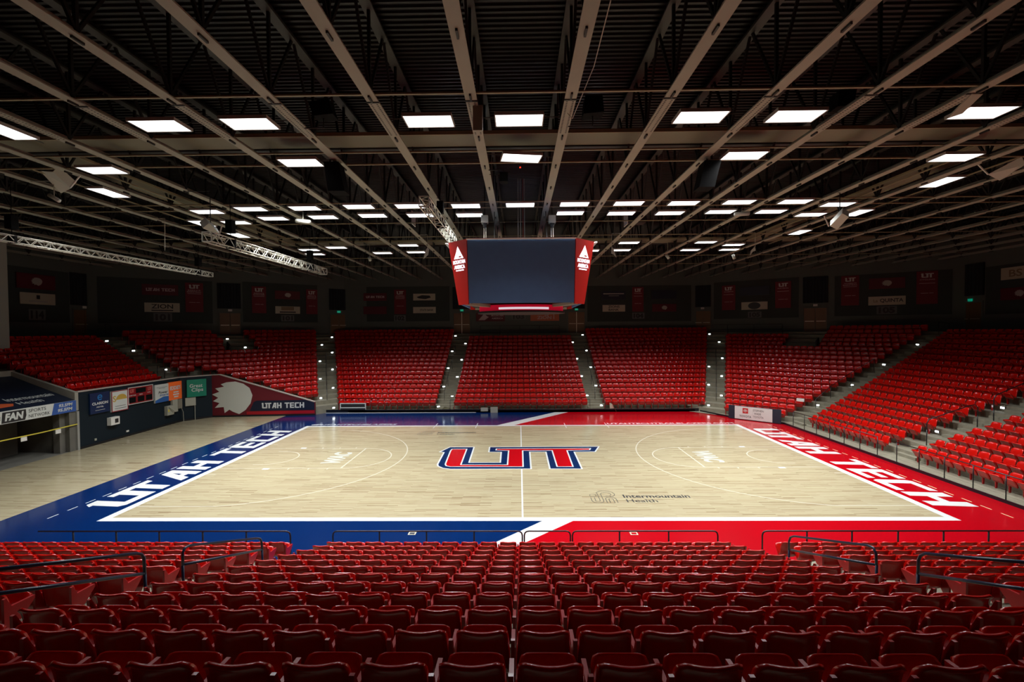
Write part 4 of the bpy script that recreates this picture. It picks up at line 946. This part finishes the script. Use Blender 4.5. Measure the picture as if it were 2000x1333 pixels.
def aisle_name(x):
    for a, b, t in ((0, 400, 'left corner stairs'), (400, 500, 'landing of section 101'), (600, 660, 'stairs left of section 102'), (850, 912, 'stairs left of section 103'), (1115, 1180, 'stairs right of section 103'), (1380, 1415, 'stairs right of section 104'), (1590, 1860, 'right corner stairs')):
        if a <= x <= b: return t
    return 'right side stairs'
grp = {}
for px, py, _ in SL: grp.setdefault(aisle_name(px), []).append((py, px))
proto_l = None
for nm, L_ in grp.items():
    L_.sort()
    for i, (py, px) in enumerate(L_):
        q = hit_bowl(px, py, .12); dirc = (Vector((0, 0, 0))-Vector((q.x, q.y, 0))).normalized()
        lb = 'small bright step light on the %s, %s from top' % (nm, ORD[i].replace('front', 'first'))
        if proto_l is None:
            b = B(RAIL); b.box((-.11, -.04, -.05), (.11, .02, .05)); l0 = b.build('step_light'); b = B(STEP); b.box((-.095, -.055, -.045), (.095, -.042, .045)); l1 = b.build('lens', l0); proto_l = (l0, l1); a0 = l0
        else:
            a0 = proto_l[0].copy(); COL.objects.link(a0); a1 = proto_l[1].copy(); COL.objects.link(a1); a1.parent = a0
        a0.location = q; a0.rotation_euler = (0, 0, math.atan2(-dirc.x, dirc.y)+math.pi)
        tag(a0, lb, 'step light', 'step lights in the aisles')

# ------------------------------------------------------------------ roof
ZC = 12.03; ZD = 14.35
def hang_path(p):   # a rod up from p and across to the nearest truss chord
    k = round((p.x-1.2)/2.4); X = 1.2+2.4*k; X = X-.1 if p.x < X else X+.1
    return [Vector(p), Vector((p.x, p.y, ZC-.01)), Vector((X, p.y, ZC-.01))]
dk = B(DECK); y = -30.; prof = []
while y < 28.5: prof += [(y, 0), (y+.09, 0), (y+.115, -.055), (y+.175, -.055)]; y += .2
vs = [(sx_*38, yy, ZD+zz) for yy, zz in prof for sx_ in (-1, 1)]
dk.add(vs, [(2*i, 2*i+1, 2*i+3, 2*i+2) for i in range(len(prof)-1)]); dk.mt(BLKST).box((-38, -31, ZD+.03), (38, 30, ZD+.15))
tag(dk.build('ceiling'), kind='structure')
def ywall(x):
    x = abs(x)
    if x < 19.4: return 27.5
    if x < 28.2: return 27.5-(x-19.4)*.82
    return 20.3-(x-28.2)*.68
PAN = 2.38
ORDS = ORD[1:]
for j in range(15):
    for s in (-1, 1):
        X = s*(1.2+2.4*j); ye = ywall(X); ys = -26.
        k = ['nearest the scoreboard', 'second', 'third', 'fourth', 'fifth', 'sixth', 'seventh', 'eighth', 'ninth', 'tenth', 'eleventh', 'twelfth', 'thirteenth', 'fourteenth', 'fifteenth'][j]
        lb = 'steel roof truss with tan underside, %s %s of the hanging scoreboard' % (k, 'left' if s < 0 else 'right')
        if j == 0: lb = 'steel roof truss with tan underside, just %s of centre above the scoreboard' % ('left' if s < 0 else 'right')
        t = thing('roof_truss', (X, 0, ZC), lb, 'roof truss', 'parallel roof trusses')
        b = B(TAN); b.box((X-.14, ys, ZC), (X+.14, ye, ZC+.035)); b.box((X-.012, ys, ZC+.035), (X+.012, ye, ZC+.16))
        b.mt(BLKST); y = -14.72-PAN*4; i = 0
        while y < ye:
            b.box((X-.022, y-.10, ZC-.05), (X+.022, y+.16, ZC-.001)); y += PAN; i += 1
        if j < 7:
            for q in range(22):
                yy = -12.0+q*.085
                for sx_ in (-1, 1): b.box((X+sx_*.075-.022, yy, ZC-.003), (X+sx_*.075+.022, yy+.035, ZC+.001))
            b.box((X-.15, -12.12, ZC-.02), (X+.15, -12.07, ZC))
        fit(b.build('bottom_chord'), t)
        b = B(BLKST); y = -14.72-PAN*4; up_ = True
        while y < ye-PAN:
            b.bar((X, y, ZC+.1), (X, y, ZD-.15), .07); b.bar((X, y, ZC+.1), (X, y+PAN/2, ZD-.15), .06, .06, (1, 0, 0)); b.bar((X, y+PAN/2, ZD-.15), (X, y+PAN, ZC+.1), .06, .06, (1, 0, 0)); y += PAN
        fit(b.build('web'), t)
        b = B(GREYST); b.box((X-.13, ys, ZD-.28), (X+.13, ye, ZD-.22)); b.mt(BLKST).box((X-.03, ys, ZD-.22), (X+.03, ye, ZD-.06)); fit(b.build('top_chord'), t)
ROD = mat('tan_rod', (.26, .23, .14), .5)
for Y, xm, nm in ((-12.34, 36, 'nearest the camera'), (-8.75, 36, 'just past the near cross girder'), (-7.70, 36, 'second past the near cross girder'), (-2.95, 36, 'in front of the long row of lights'), (-2.0, 36, 'behind the long row of lights'), (.9, 36, 'just behind the scoreboard front'), (4.5, 34, 'behind the scoreboard'), (12.5, 34, 'beyond the far cross girder'), (17, 30, 'farthest')):
    b = B(ROD); b.box((-xm, Y-.03, ZC+.05), (xm, Y+.03, ZC+.09)); tag(b.build('bridging_bar'), 'thin tan bridging bar across the trusses, '+nm, 'bar', 'bridging bars')
GT = mat('girder_tan', (.17, .16, .11), .6, var=.15, scale=.8)
def girder(x0, x1, y0, y1, label, dark):
    b = B(GT); b.box((x0, y0, 12.6), (x1, y1, 12.63)); b.mt(ROD)
    if x1-x0 > y1-y0: b.box((x0, y0-.04, 12.57), (x1, y0, 12.68)); b.mt(BLKST).box((x0, y1, 12.55), (x1, y1+.4, 12.9))  # black strip beyond the tan soffit paints in the shadow gap
    else: b.box((x0-.03, y0, 12.57), (x0, y1, 12.66)); b.box((x1, y0, 12.57), (x1+.03, y1, 12.66))
    tag(b.build('cross_girder'), label, 'girder', 'roof girders')
girder(-36, 36, -8.85, -7.85, 'long flat tan girder crossing just beyond the nearest row of lights', 1)
girder(-33, 33, 8.5, 9.9, 'far flat tan girder crossing beyond the scoreboard', 1)
for s, t_ in ((-1, 'left'), (1, 'right')):
    girder(s*15.9-.5, s*15.9+.5, -7.4, 8.4, 'flat tan side girder joining the cross girders, %s of court' % t_, 0)
    for dx in (-1.1, .95):
        b = B(ROD); b.box((s*15.9+dx-.025, -7.4, ZC+.12), (s*15.9+dx+.025, 8.4, ZC+.16)); tag(b.build('bridging_bar'), 'thin bar running beside the %s side girder, %s' % (t_, 'outer' if dx*s > 0 else 'inner'), 'bar', 'bridging bars')
# ceiling lights
LP = [(313,246,0,'first row, leftmost but the one cut by the frame'),(488,242,0,'front row, second large one from left'),(838,237,0,'front row, left of midcourt'),(1014,235,0,'front row, above midcourt'),(1368,229,0,'front row, first large one right of midcourt'),(1553,227,0,'front row, second large one right of midcourt'),(1918,220,0,'front row, far right with tan bracket'),
 (588,318,0,'second row left, beside the black speaker'),(1018,309,9,'second row, tilted one above the scoreboard'),(1453,304,0,'second row right, beside the black speaker'),
 (200,333,0,'far left, above the angled one'),(212,377,90,'far left, angled, beside the pale speaker'),(1866,308,0,'far right, above the narrow one'),(1838,356,90,'far right, narrow, beside the pale speaker'),(5,254,90,'cut by the left frame edge'),
 (405,414,0,''),(490,408.5,0,''),(595.5,407,0,''),(534,427,0,''),(631.5,424.5,0,''),(461,435,0,''),(395,437,90,''),(466,460,90,''),(604,488.5,0,''),(615.5,497,0,''),
 (701,404,0,''),(728,421.5,0,''),(801,403,0,''),(822,421,0,''),(657,484,0,''),(747.5,494.5,0,''),(797,479.5,0,''),(813,493,0,''),
 (910,402.5,0,''),(917.5,420.5,0,''),(1016,400.5,0,''),(1122,399,0,''),(1113.5,416.5,0,''),(1152,490,0,''),
 (1228,397.5,0,''),(1213,417,0,''),(1335,397,0,''),(1308,416.5,0,''),(1407,414,0,''),(1228.5,474.5,0,''),(1213,489,0,''),(1378.5,473.5,0,''),(1348,488.5,0,''),
 (1443.5,395,0,''),(1553,394,0,''),(1636,399.5,0,''),(1505.5,413.5,0,''),(1583,419.5,0,''),(1675,416,90,''),(1562,454,90,''),(1432.5,478.5,0,''),(1424,488,0,'')]
rows_ = {}
for i, (px, py, rz, lb) in enumerate(LP):
    if not lb: 
        p = atz(px, py, 12.0); key = 'long lamp row before the scoreboard' if p.y < -2.0 else ('second lamp row before the scoreboard' if p.y < 3 else ('front row beyond the scoreboard' if p.y < 8.6 else 'last row beyond the scoreboard'))
        rows_.setdefault(key, []).append((px, i))
names = {}
for key, L_ in rows_.items():
    L_.sort()
    for r_, (px, i) in enumerate(L_): names[i] = '%s from left in the %s' % ((ORD+['sixteenth'])[r_].replace('front', 'first'), key)
LG = None
for i, (px, py, rz, lb) in enumerate(LP):
    p = atz(px, py, 12.0); lab = 'flat white ceiling light, '+(lb or names[i])
    root = thing('ceiling_light', p, lab, 'ceiling light', 'flat white ceiling lights', math.radians(rz))
    if LG is None:
        b = B(HOUS); b.box((-.64, -.36, .012), (.64, .36, .07)); b.box((-.64, -.36, -.015), (.64, -.335, .012)); b.box((-.64, .335, -.015), (.64, .36, .012)); b.box((-.64, -.335, -.015), (-.615, .335, .012)); b.box((.615, -.335, -.015), (.64, .335, .012)); b.box((-.3, -.12, .07), (.3, .12, .14)); hs = b.build('housing', root)
        b = B(LENS); b.box((-.612, -.332, .0), (.612, .332, .011)); ln = b.build('lens', root)
        b = B(GREYST)
        b.tube([(-1.1, 0, .075), (1.1, 0, .075)], .012, 5)
        hg = b.build('hanger', root); LG = (hs, ln, hg)
    else:
        for q in LG: c = q.copy(); COL.objects.link(c); c.parent = root
    ld = bpy.data.lights.new('lamp', 'AREA'); ld.shape = 'RECTANGLE'; ld.size = 1.2; ld.size_y = .64; ld.energy = LAMP_W; ld.color = (.97, .98, 1.0); ld.spread = math.radians(LAMP_SPREAD)
    lo = bpy.data.objects.new('lamp', ld); COL.objects.link(lo); lo.parent = root; lo.location = (0, 0, -.02)
# tan bracket hanging by the far right front light
b = B(TAN); q = [atz(1920, 184, 12.0), atz(1898, 184, 12.0), atz(1850, 232, 11.96), atz(1880, 222, 11.96)]; b.add([tuple(v) for v in q]+[(v.x, v.y, v.z+.04) for v in q], [(0,1,2,3),(7,6,5,4),(0,4,5,1),(1,5,6,2),(2,6,7,3),(3,7,4,0)]); tag(b.build('mounting_plate'), 'tan mounting plate beside the far right front light', 'plate')
b = B(TAN); a = aty(933, 207, -11.8); b.box((a.x-.12, -11.85, a.z-.62), (a.x+.12, -11.75, a.z)); tag(b.build('hanging_plate'), 'tan plate hanging on the truss left of midcourt', 'plate')

# ------------------------------------------------------------------ hanging scoreboard
YT, YB = -3.3, -2.85      # top and bottom of the front face
sb = thing('hanging_scoreboard', (0, 0, 9.2), 'large hanging scoreboard with dark blank screen and red corner wings', 'scoreboard')
c = [aty(911, 469, YT), aty(1125, 467, YT), aty(1120, 592, YB), aty(912.5, 592, YB)]
zt_, zl_ = (c[0].z+c[1].z)/2, (c[2].z+c[3].z)/2; wt, wb = (c[1].x-c[0].x)/2, (c[2].x-c[3].x)/2; xc = (c[0].x+c[1].x)/2
ot, ob = -YT, -YB
def sbface(m, pts, name, th=.03, label=None):
    b = B(m); n = (Vector(pts[1])-Vector(pts[0])).cross(Vector(pts[3])-Vector(pts[0])).normalized(); b.add([Vector(p) for p in pts]+[Vector(p)-n*th for p in pts], [(0,1,2,3),(7,6,5,4),(0,4,5,1),(1,5,6,2),(2,6,7,3),(3,7,4,0)]); return fit(b.build(name, label=label), sb)
for q in range(4):
    R_ = Matrix.Rotation(q*math.pi/2, 4, 'Z'); off_ = Vector((xc, 0, 0))
    tr = lambda p: (R_@Vector(p))+off_
    sbface(SCREEN, [tr(p) for p in [(-wb+.03, -ob, zl_), (wb-.03, -ob, zl_), (wt-.03, -ot, zt_), (-wt+.03, -ot, zt_)]], 'screen', .06)
    b = B(mat('white_trim', (.85, .85, .8), .4)); b.bar(tr((-wt, -ot-.08, zt_+.03)), tr((wt, -ot-.08, zt_+.03)), .12, .05); fit(b.build('top_trim'), sb)
    P = [tr(p) for p in [(wb, -ob, zl_-.05), (ob, -wb, zl_-.05), (ot, -wt, zt_+.05), (wt, -ot, zt_+.05)]]
    sbface(BOARDRED, P, 'corner_wing', .05, 'red angled wing with lit white logo')
    topm = (P[2]+P[3])/2; botm = (P[0]+P[1])/2; Yv = (topm-botm).normalized(); X = (P[2]-P[3]); X = (X-Yv*X.dot(Yv)).normalized(); N = X.cross(Yv).normalized()
    fr = (topm-Yv*.66, X, Yv, N); b = MB(); b.mt(GLOWW); b.poly([(-.34, -.12), (.34, -.12), (.13, .22), (0, .42), (-.12, .20)], fr, .012)
    b.mt(BOARDRED).poly([(.0, -.07), (.22, -.07), (.16, .0), (.10, -.02), (.06, .02)], fr, .016)
    put_text(b, 'MOUNTAIN', fr, 0, -.26, .86, .17, GLOWW, .012, .04); put_text(b, 'AMERICA', fr, 0, -.48, .76, .17, GLOWW, .012, .04); b.mt(GLOWW); b.poly(rectp(-.28, -.66, .28, -.61), fr, .012)
    fit(b.build('lit_logo'), sb)
b = B(BLKST); b.box((xc-2.6, -2.6, zl_+.05), (xc+2.6, 2.6, zl_+.12)); b.box((xc-2.5, -2.5, zt_-.15), (xc+2.5, 2.5, zt_-.05))
for sx_ in (-1, 1):
    for sy_ in (-1, 1): b.bar((xc+sx_*2.3, sy_*2.3, zl_), (xc+sx_*2.3, sy_*2.3, zt_), .12); b.mt(GREYBOX).bar((xc+sx_*2.5, sy_*2.5, zl_), (xc+sx_*1.5, sy_*1.5, zl_-.05), .14); b.mt(BLKST).tube([(xc+sx_*1.25, sy_*1.5, zt_-.1), (sx_*1.2, sy_*1.5, ZC+.01)], .02, 6)
fit(b.build('frame'), sb)
seg = 48; rr = 2.1; z0, z1 = zl_-.30, zl_-.02
b = B(GLOWR); vs = [(xc+rr*math.cos(2*math.pi*k/seg), rr*math.sin(2*math.pi*k/seg), z) for z in (z0, z1) for k in range(seg)]
b.add(vs, [(k, (k+1)%seg, seg+(k+1)%seg, seg+k) for k in range(seg)])
b.mt(mat('ring_white_band', (.9, .85, .9), .4, emit=.7, ecol=(.9, .8, .88)))
za, zc_ = z0+.06, z0+.16; k0, k1 = int(seg*.67), int(seg*.86)
vs = [(xc+(rr+.01)*math.cos(2*math.pi*k/seg), (rr+.01)*math.sin(2*math.pi*k/seg), z) for z in (za, zc_) for k in range(k0, k1+1)]; n_ = k1-k0+1
b.add(vs, [(k, k+1, n_+k+1, n_+k) for k in range(n_-1)]); fit(b.build('ring_display', smooth=True), sb)
b = B(BLKST); b.cyl((xc, 0, z0-.08), rr+.08, .09, 48); fit(b.build('ring_base'), sb)
# cables and hoists
CB = mat('pale_cable', (.45, .42, .34), .5)
for px, m, lb in ((1012, CB, ''), (1017, CB, ''), (1022, mat('red_cable', (.35, .03, .02), .5), ''), (1025, CB, '')):
    a = aty(px, 464, 0); b = B(m); b.tube([(a.x, 0, zt_), (a.x*.9+.0, 0, ZD-.3)], .018, 5); tag(b.build('power_cable'), 'thin %s cable running up from the scoreboard centre' % ('red' if m is not CB else 'pale'), 'cable', 'cables above the scoreboard')
for s, px in ((-1, 947), (1, 1078)):
    a = aty(px, 430, -1.5); side = 'left' if s < 0 else 'right'
    t = thing('chain_hoist', (a.x, -1.5, a.z), 'grey hoist box above the scoreboard, %s side' % side, 'hoist', 'scoreboard hoists')
    b = B(GREYBOX); b.box((a.x-.16, -1.75, a.z-.17), (a.x+.16, -1.4, a.z+.17)); fit(b.build('hoist_box'), t)
    b = B(BLKST); b.cyl((a.x, -1.55, a.z-.38), .06, .22, 10, .12); b.bar((a.x, -1.5, a.z+.17), (a.x, -1.5, ZD-.3), .05); fit(b.build('hook_block'), t)
    b = B(CB); 
    for dx in (-.04, .05): b.tube([(a.x+dx, -1.55, a.z-.3), (a.x+dx, -1.6, zt_)], .014, 5)
    fit(b.build('chain'), t)
# ------------------------------------------------------------------ aluminium box trusses
def box_truss(X, y0, y1, z, w, label, hang):
    t = thing('lighting_truss', (X, y0, z), label, 'lighting truss', 'silver lighting trusses')
    b = B(ALU); cs = [(-w/2, -w/2), (w/2, -w/2), (w/2, w/2), (-w/2, w/2)]
    for cx, cz in cs: b.tube([(X+cx, y0, z+cz), (X+cx, y1, z+cz)], .022, 6)
    fit(b.build('main_tube', smooth=True), t)
    b = B(ALU); n = max(2, int((y1-y0)/w)); dy = (y1-y0)/n
    for i in range(n+1):
        y = y0+dy*i
        for k in range(4):
            a, c_ = cs[k], cs[(k+1) % 4]
            if i % 5 == 0: b.bar((X+a[0], y, z+a[1]), (X+c_[0], y, z+c_[1]), .025 if i else .03)
            if i < n:
                if i % 2: a, c_ = c_, a
                b.bar((X+a[0], y, z+a[1]), (X+c_[0], y+dy, z+c_[1]), .02)
    for y in (y0, y1):
        for k in range(4): b.bar((X+cs[k][0], y, z+cs[k][1]), (X+cs[(k+1)%4][0], y, z+cs[(k+1)%4][1]), .05, .03)
    fit(b.build('lacing'), t)
    for i, y in enumerate(hang):
        b = B(SPKB); b.box((X-.13, y-.13, z+w/2+.25), (X+.13, y+.13, z+w/2+.75)); b.tube(hang_path(Vector((X, y, z+w/2))), .012, 5); b.box((X-w/2-.02, y-.05, z-w/2-.02), (X+w/2+.02, y+.05, z+w/2+.03)); fit(b.build('hoist_motor'), t)
box_truss(-11.45, -6.6, 3.6, 9.95, .34, 'bright silver box truss hanging left of court, with end plate', [-5.2, 1.8])
box_truss(-18.8, -9.0, 4.6, 9.95, .25, 'long dim silver truss at the far left', [-6.5, 3.5])
box_truss(-3.35, -7.3, 1.8, 10.95, .34, 'silver truss running behind the scoreboard top left corner', [-3.9])
# ------------------------------------------------------------------ loudspeakers and small fixtures
def slab3(name, pts, depth, th, m, label, cat, group=None, arm=None, dd=0.):
    P = []
    for i, (px, py) in enumerate(pts):
        r = ray(px, py); P.append(C0+r*(depth+(dd if i in (2, 3) else 0)))
    n = (P[1]-P[0]).cross(P[3]-P[0]).normalized(); v = (P[0]-C0).normalized()
    if n.dot(v) < 0: n = -n
    b = B(m); b.add(P+[p+n*th for p in P], [(0,1,2,3),(7,6,5,4),(0,4,5,1),(1,5,6,2),(2,6,7,3),(3,7,4,0)])
    cn = sum(P, Vector())/4; t = thing(name, cn, label, cat, group); fit(b.build('cabinet'), t)
    b = B(BLKST); b.tube(hang_path(cn+n*th*.5), .02, 5); fit(b.build('bracket'), t)
    if arm:
        b = B(WHITEPL); q = [C0+ray(*p)*depth for p in arm]; b.tube(q, .025, 6); fit(b.build('yoke_arm'), t)
G1 = 'pale angled loudspeakers'
slab3('loudspeaker', [(78, 334), (103, 336), (139, 368), (119, 378)], 16.5, .35, SPKW, 'pale angled loudspeaker near the left frame edge', 'speaker', G1, [(137, 367), (157, 343)], .8)
slab3('loudspeaker', [(2003, 322), (1996, 306), (1929, 341), (1952, 353)], 16.5, .35, SPKW, 'pale angled loudspeaker near the right frame edge', 'speaker', G1, [(1930, 341), (1909, 320)], .8)
slab3('loudspeaker', [(396, 446), (408, 436), (431, 458), (424, 459)], 18.0, .35, SPKW, 'pale loudspeaker behind the bright silver truss', 'speaker', G1, [(429, 457), (434, 438)], .6)
slab3('loudspeaker', [(1658, 424), (1645, 417), (1621, 442), (1635, 449)], 18.8, .35, SPKW, 'pale angled loudspeaker at right, below the far lights', 'speaker', G1, [(1619, 443), (1610, 422)], .6)
G2 = 'black loudspeakers'
slab3('loudspeaker', [(632, 316), (661, 316), (673, 373), (640, 373)], 15.0, .5, SPKB, 'tall black loudspeaker hanging left of the scoreboard', 'speaker', G2)
slab3('loudspeaker', [(1377, 313), (1409, 313), (1396, 365), (1366, 365)], 15.0, .5, SPKB, 'tall black loudspeaker hanging right of the scoreboard', 'speaker', G2)
slab3('loudspeaker', [(602, 200), (640, 190), (650, 222), (612, 226)], 12.5, .4, SPKB, 'black loudspeaker among the near trusses at left', 'speaker', G2)
slab3('loudspeaker', [(1143, 187), (1177, 187), (1180, 218), (1140, 222)], 12.5, .4, SPKB, 'black loudspeaker among the near trusses right of midcourt', 'speaker', G2)
slab3('loudspeaker', [(1640, 176), (1674, 174), (1668, 205), (1636, 208)], 12.5, .4, SPKB, 'black loudspeaker among the near trusses at far right', 'speaker', G2)
slab3('loudspeaker', [(976, 336), (992, 336), (992, 354), (976, 354)], 16.0, .3, SPKB, 'small black cabinet above the scoreboard, left of the red light', 'speaker', G2)
# flood lamps: small pale spotlights
def spot(px, py, depth, label, dirv, L_=.28, r=.09):
    p = C0+ray(px, py)*depth; d = Vector(dirv).normalized(); t = thing('spotlight', p, label, 'spotlight', 'small pale spotlights')
    b = B(SPKW); b.tube([p-d*L_/2, p+d*L_/2], r, 12); fit(b.build('barrel', smooth=True), t)
    b = B(GREYBOX); b.tube(hang_path(p), .015, 5); fit(b.build('yoke'), t)
spot(592, 433, 21.5, 'pale spotlight left of the scoreboard under the near lamp rows', (1, -.2, -.15), .7, .10)
spot(1449, 418, 21.5, 'pale spotlight right of the scoreboard under the near lamp rows', (-1, -.2, -.1), .7, .10)
spot(722, 506, 30, 'small pale spotlight below the left truss chord', (.4, -.5, -.8))
spot(1304, 502, 30, 'small pale spotlight right of the scoreboard, on a truss chord', (.5, -.3, -.8))
spot(1433, 502, 30, 'small pale spotlight at right, next to the pale hanging panel', (.1, -.4, -.9))
spot(106, 387, 17, 'small cream spotlight below the left angled loudspeaker', (.8, .1, -.5), .4, .07)
def flag(pts, depth, label):
    P = [C0+ray(*p)*depth for p in pts]; n = Vector((0, .06, 0)); k = len(P)
    b = B(SPKW); b.add(P+[p+n for p in P], [tuple(range(k)), tuple(range(k, 2*k))[::-1]]+[(i, (i+1)%k, k+(i+1)%k, k+i) for i in range(k)])
    b.mt(GREYBOX).tube(hang_path(P[0]), .015, 5); tag(b.build('mounting_bracket'), label, 'bracket', 'pale mounting brackets')
flag([(835, 483), (838, 487), (836, 498), (830, 503), (827, 506), (831, 490)], 27, 'pale bracket left of the scoreboard wing')
flag([(1195, 482), (1198, 486), (1204, 503), (1199, 497), (1194, 495)], 27, 'pale bracket right of the scoreboard wing')
flag([(1475, 481), (1476, 490), (1470, 492), (1465, 500), (1467, 490)], 27, 'pale bracket at right below the far lamp rows')
for px0, px1, dirx, lb in ((768, 805, 1, 'left'), (1225, 1262, -1, 'right')):
    a, c = aty(px0, 420, 1.2), aty(px1, 434, 1.2); t = thing('duct_box', (a.x, 1.2, c.z), 'dark box with pale end plate hanging %s of the scoreboard' % lb, 'box', 'dark boxes with pale ends')
    b = B(BLKST); b.box((a.x, 1.2, c.z), (c.x, 1.9, a.z+.15)); fit(b.build('housing'), t); b = B(WHITEPL); x = c.x if dirx > 0 else a.x; b.box((x-.02, 1.1, c.z-.1), (x+.02, 1.95, a.z+.2)); fit(b.build('end_plate'), t)
b = B(mat('red_indicator', (.8, .02, .01), .5, emit=2.5, ecol=(1, .03, .01))); a = aty(1016, 327, -6.8); b.box((a.x-.025, -6.8, a.z-.02), (a.x+.025, -6.77, a.z+.02)); l_ = tag(b.build('indicator_light'), 'tiny red indicator light below the tilted ceiling lamp', 'light'); b = B(BLKST); b.tube(hang_path(Vector((a.x, -6.78, a.z))), .012, 5); b.build('mount', l_)
b = B(CB); b.tube([aty(1193, 0, -16.0), aty(1160, 130, -13.0), aty(1118, 232, -11.5), Vector((1.2, -11.4, ZC-.01))], .010, 5); tag(b.build('rope'), 'thin pale cord slanting across the near trusses right of midcourt', 'cord')
b = B(CB); b.tube([aty(322, 430, -1), aty(322, 490, -1)], .012, 5); b.tube(hang_path(aty(322, 430, -1)), .012, 5); tag(b.build('rope'), 'short cord hanging above the far left silver truss', 'cord')

for s in (1, -1):  # landing fronts: black slabs paint in the shade of the open void
    n = 13.25; off = 18.9+T*n; x0 = 15.35+.336*n; p0 = Vector((x0, R2*off-x0)); x1 = 18.2+.79*n; p1 = Vector((x1, R2*off-x1)); d = (p1-p0).normalized(); m_ = (p0+p1)/2
    zt = zb(n)-.7
    b = B(CONC if s > 0 else CURT_VOID); a, c = m_-d*(1.5 if s > 0 else 1.3), m_+d*1.1
    b.bar((s*a.x, a.y, zt+.1), (s*c.x, c.y, zt+.1), .12, .62); b.mt(CURT_VOID).bar((s*c.x, c.y, zt+.6), (s*(c.x+.6), c.y+.6, zt+.9), .08, .9); tag(b.build('trim_8'), kind='structure')
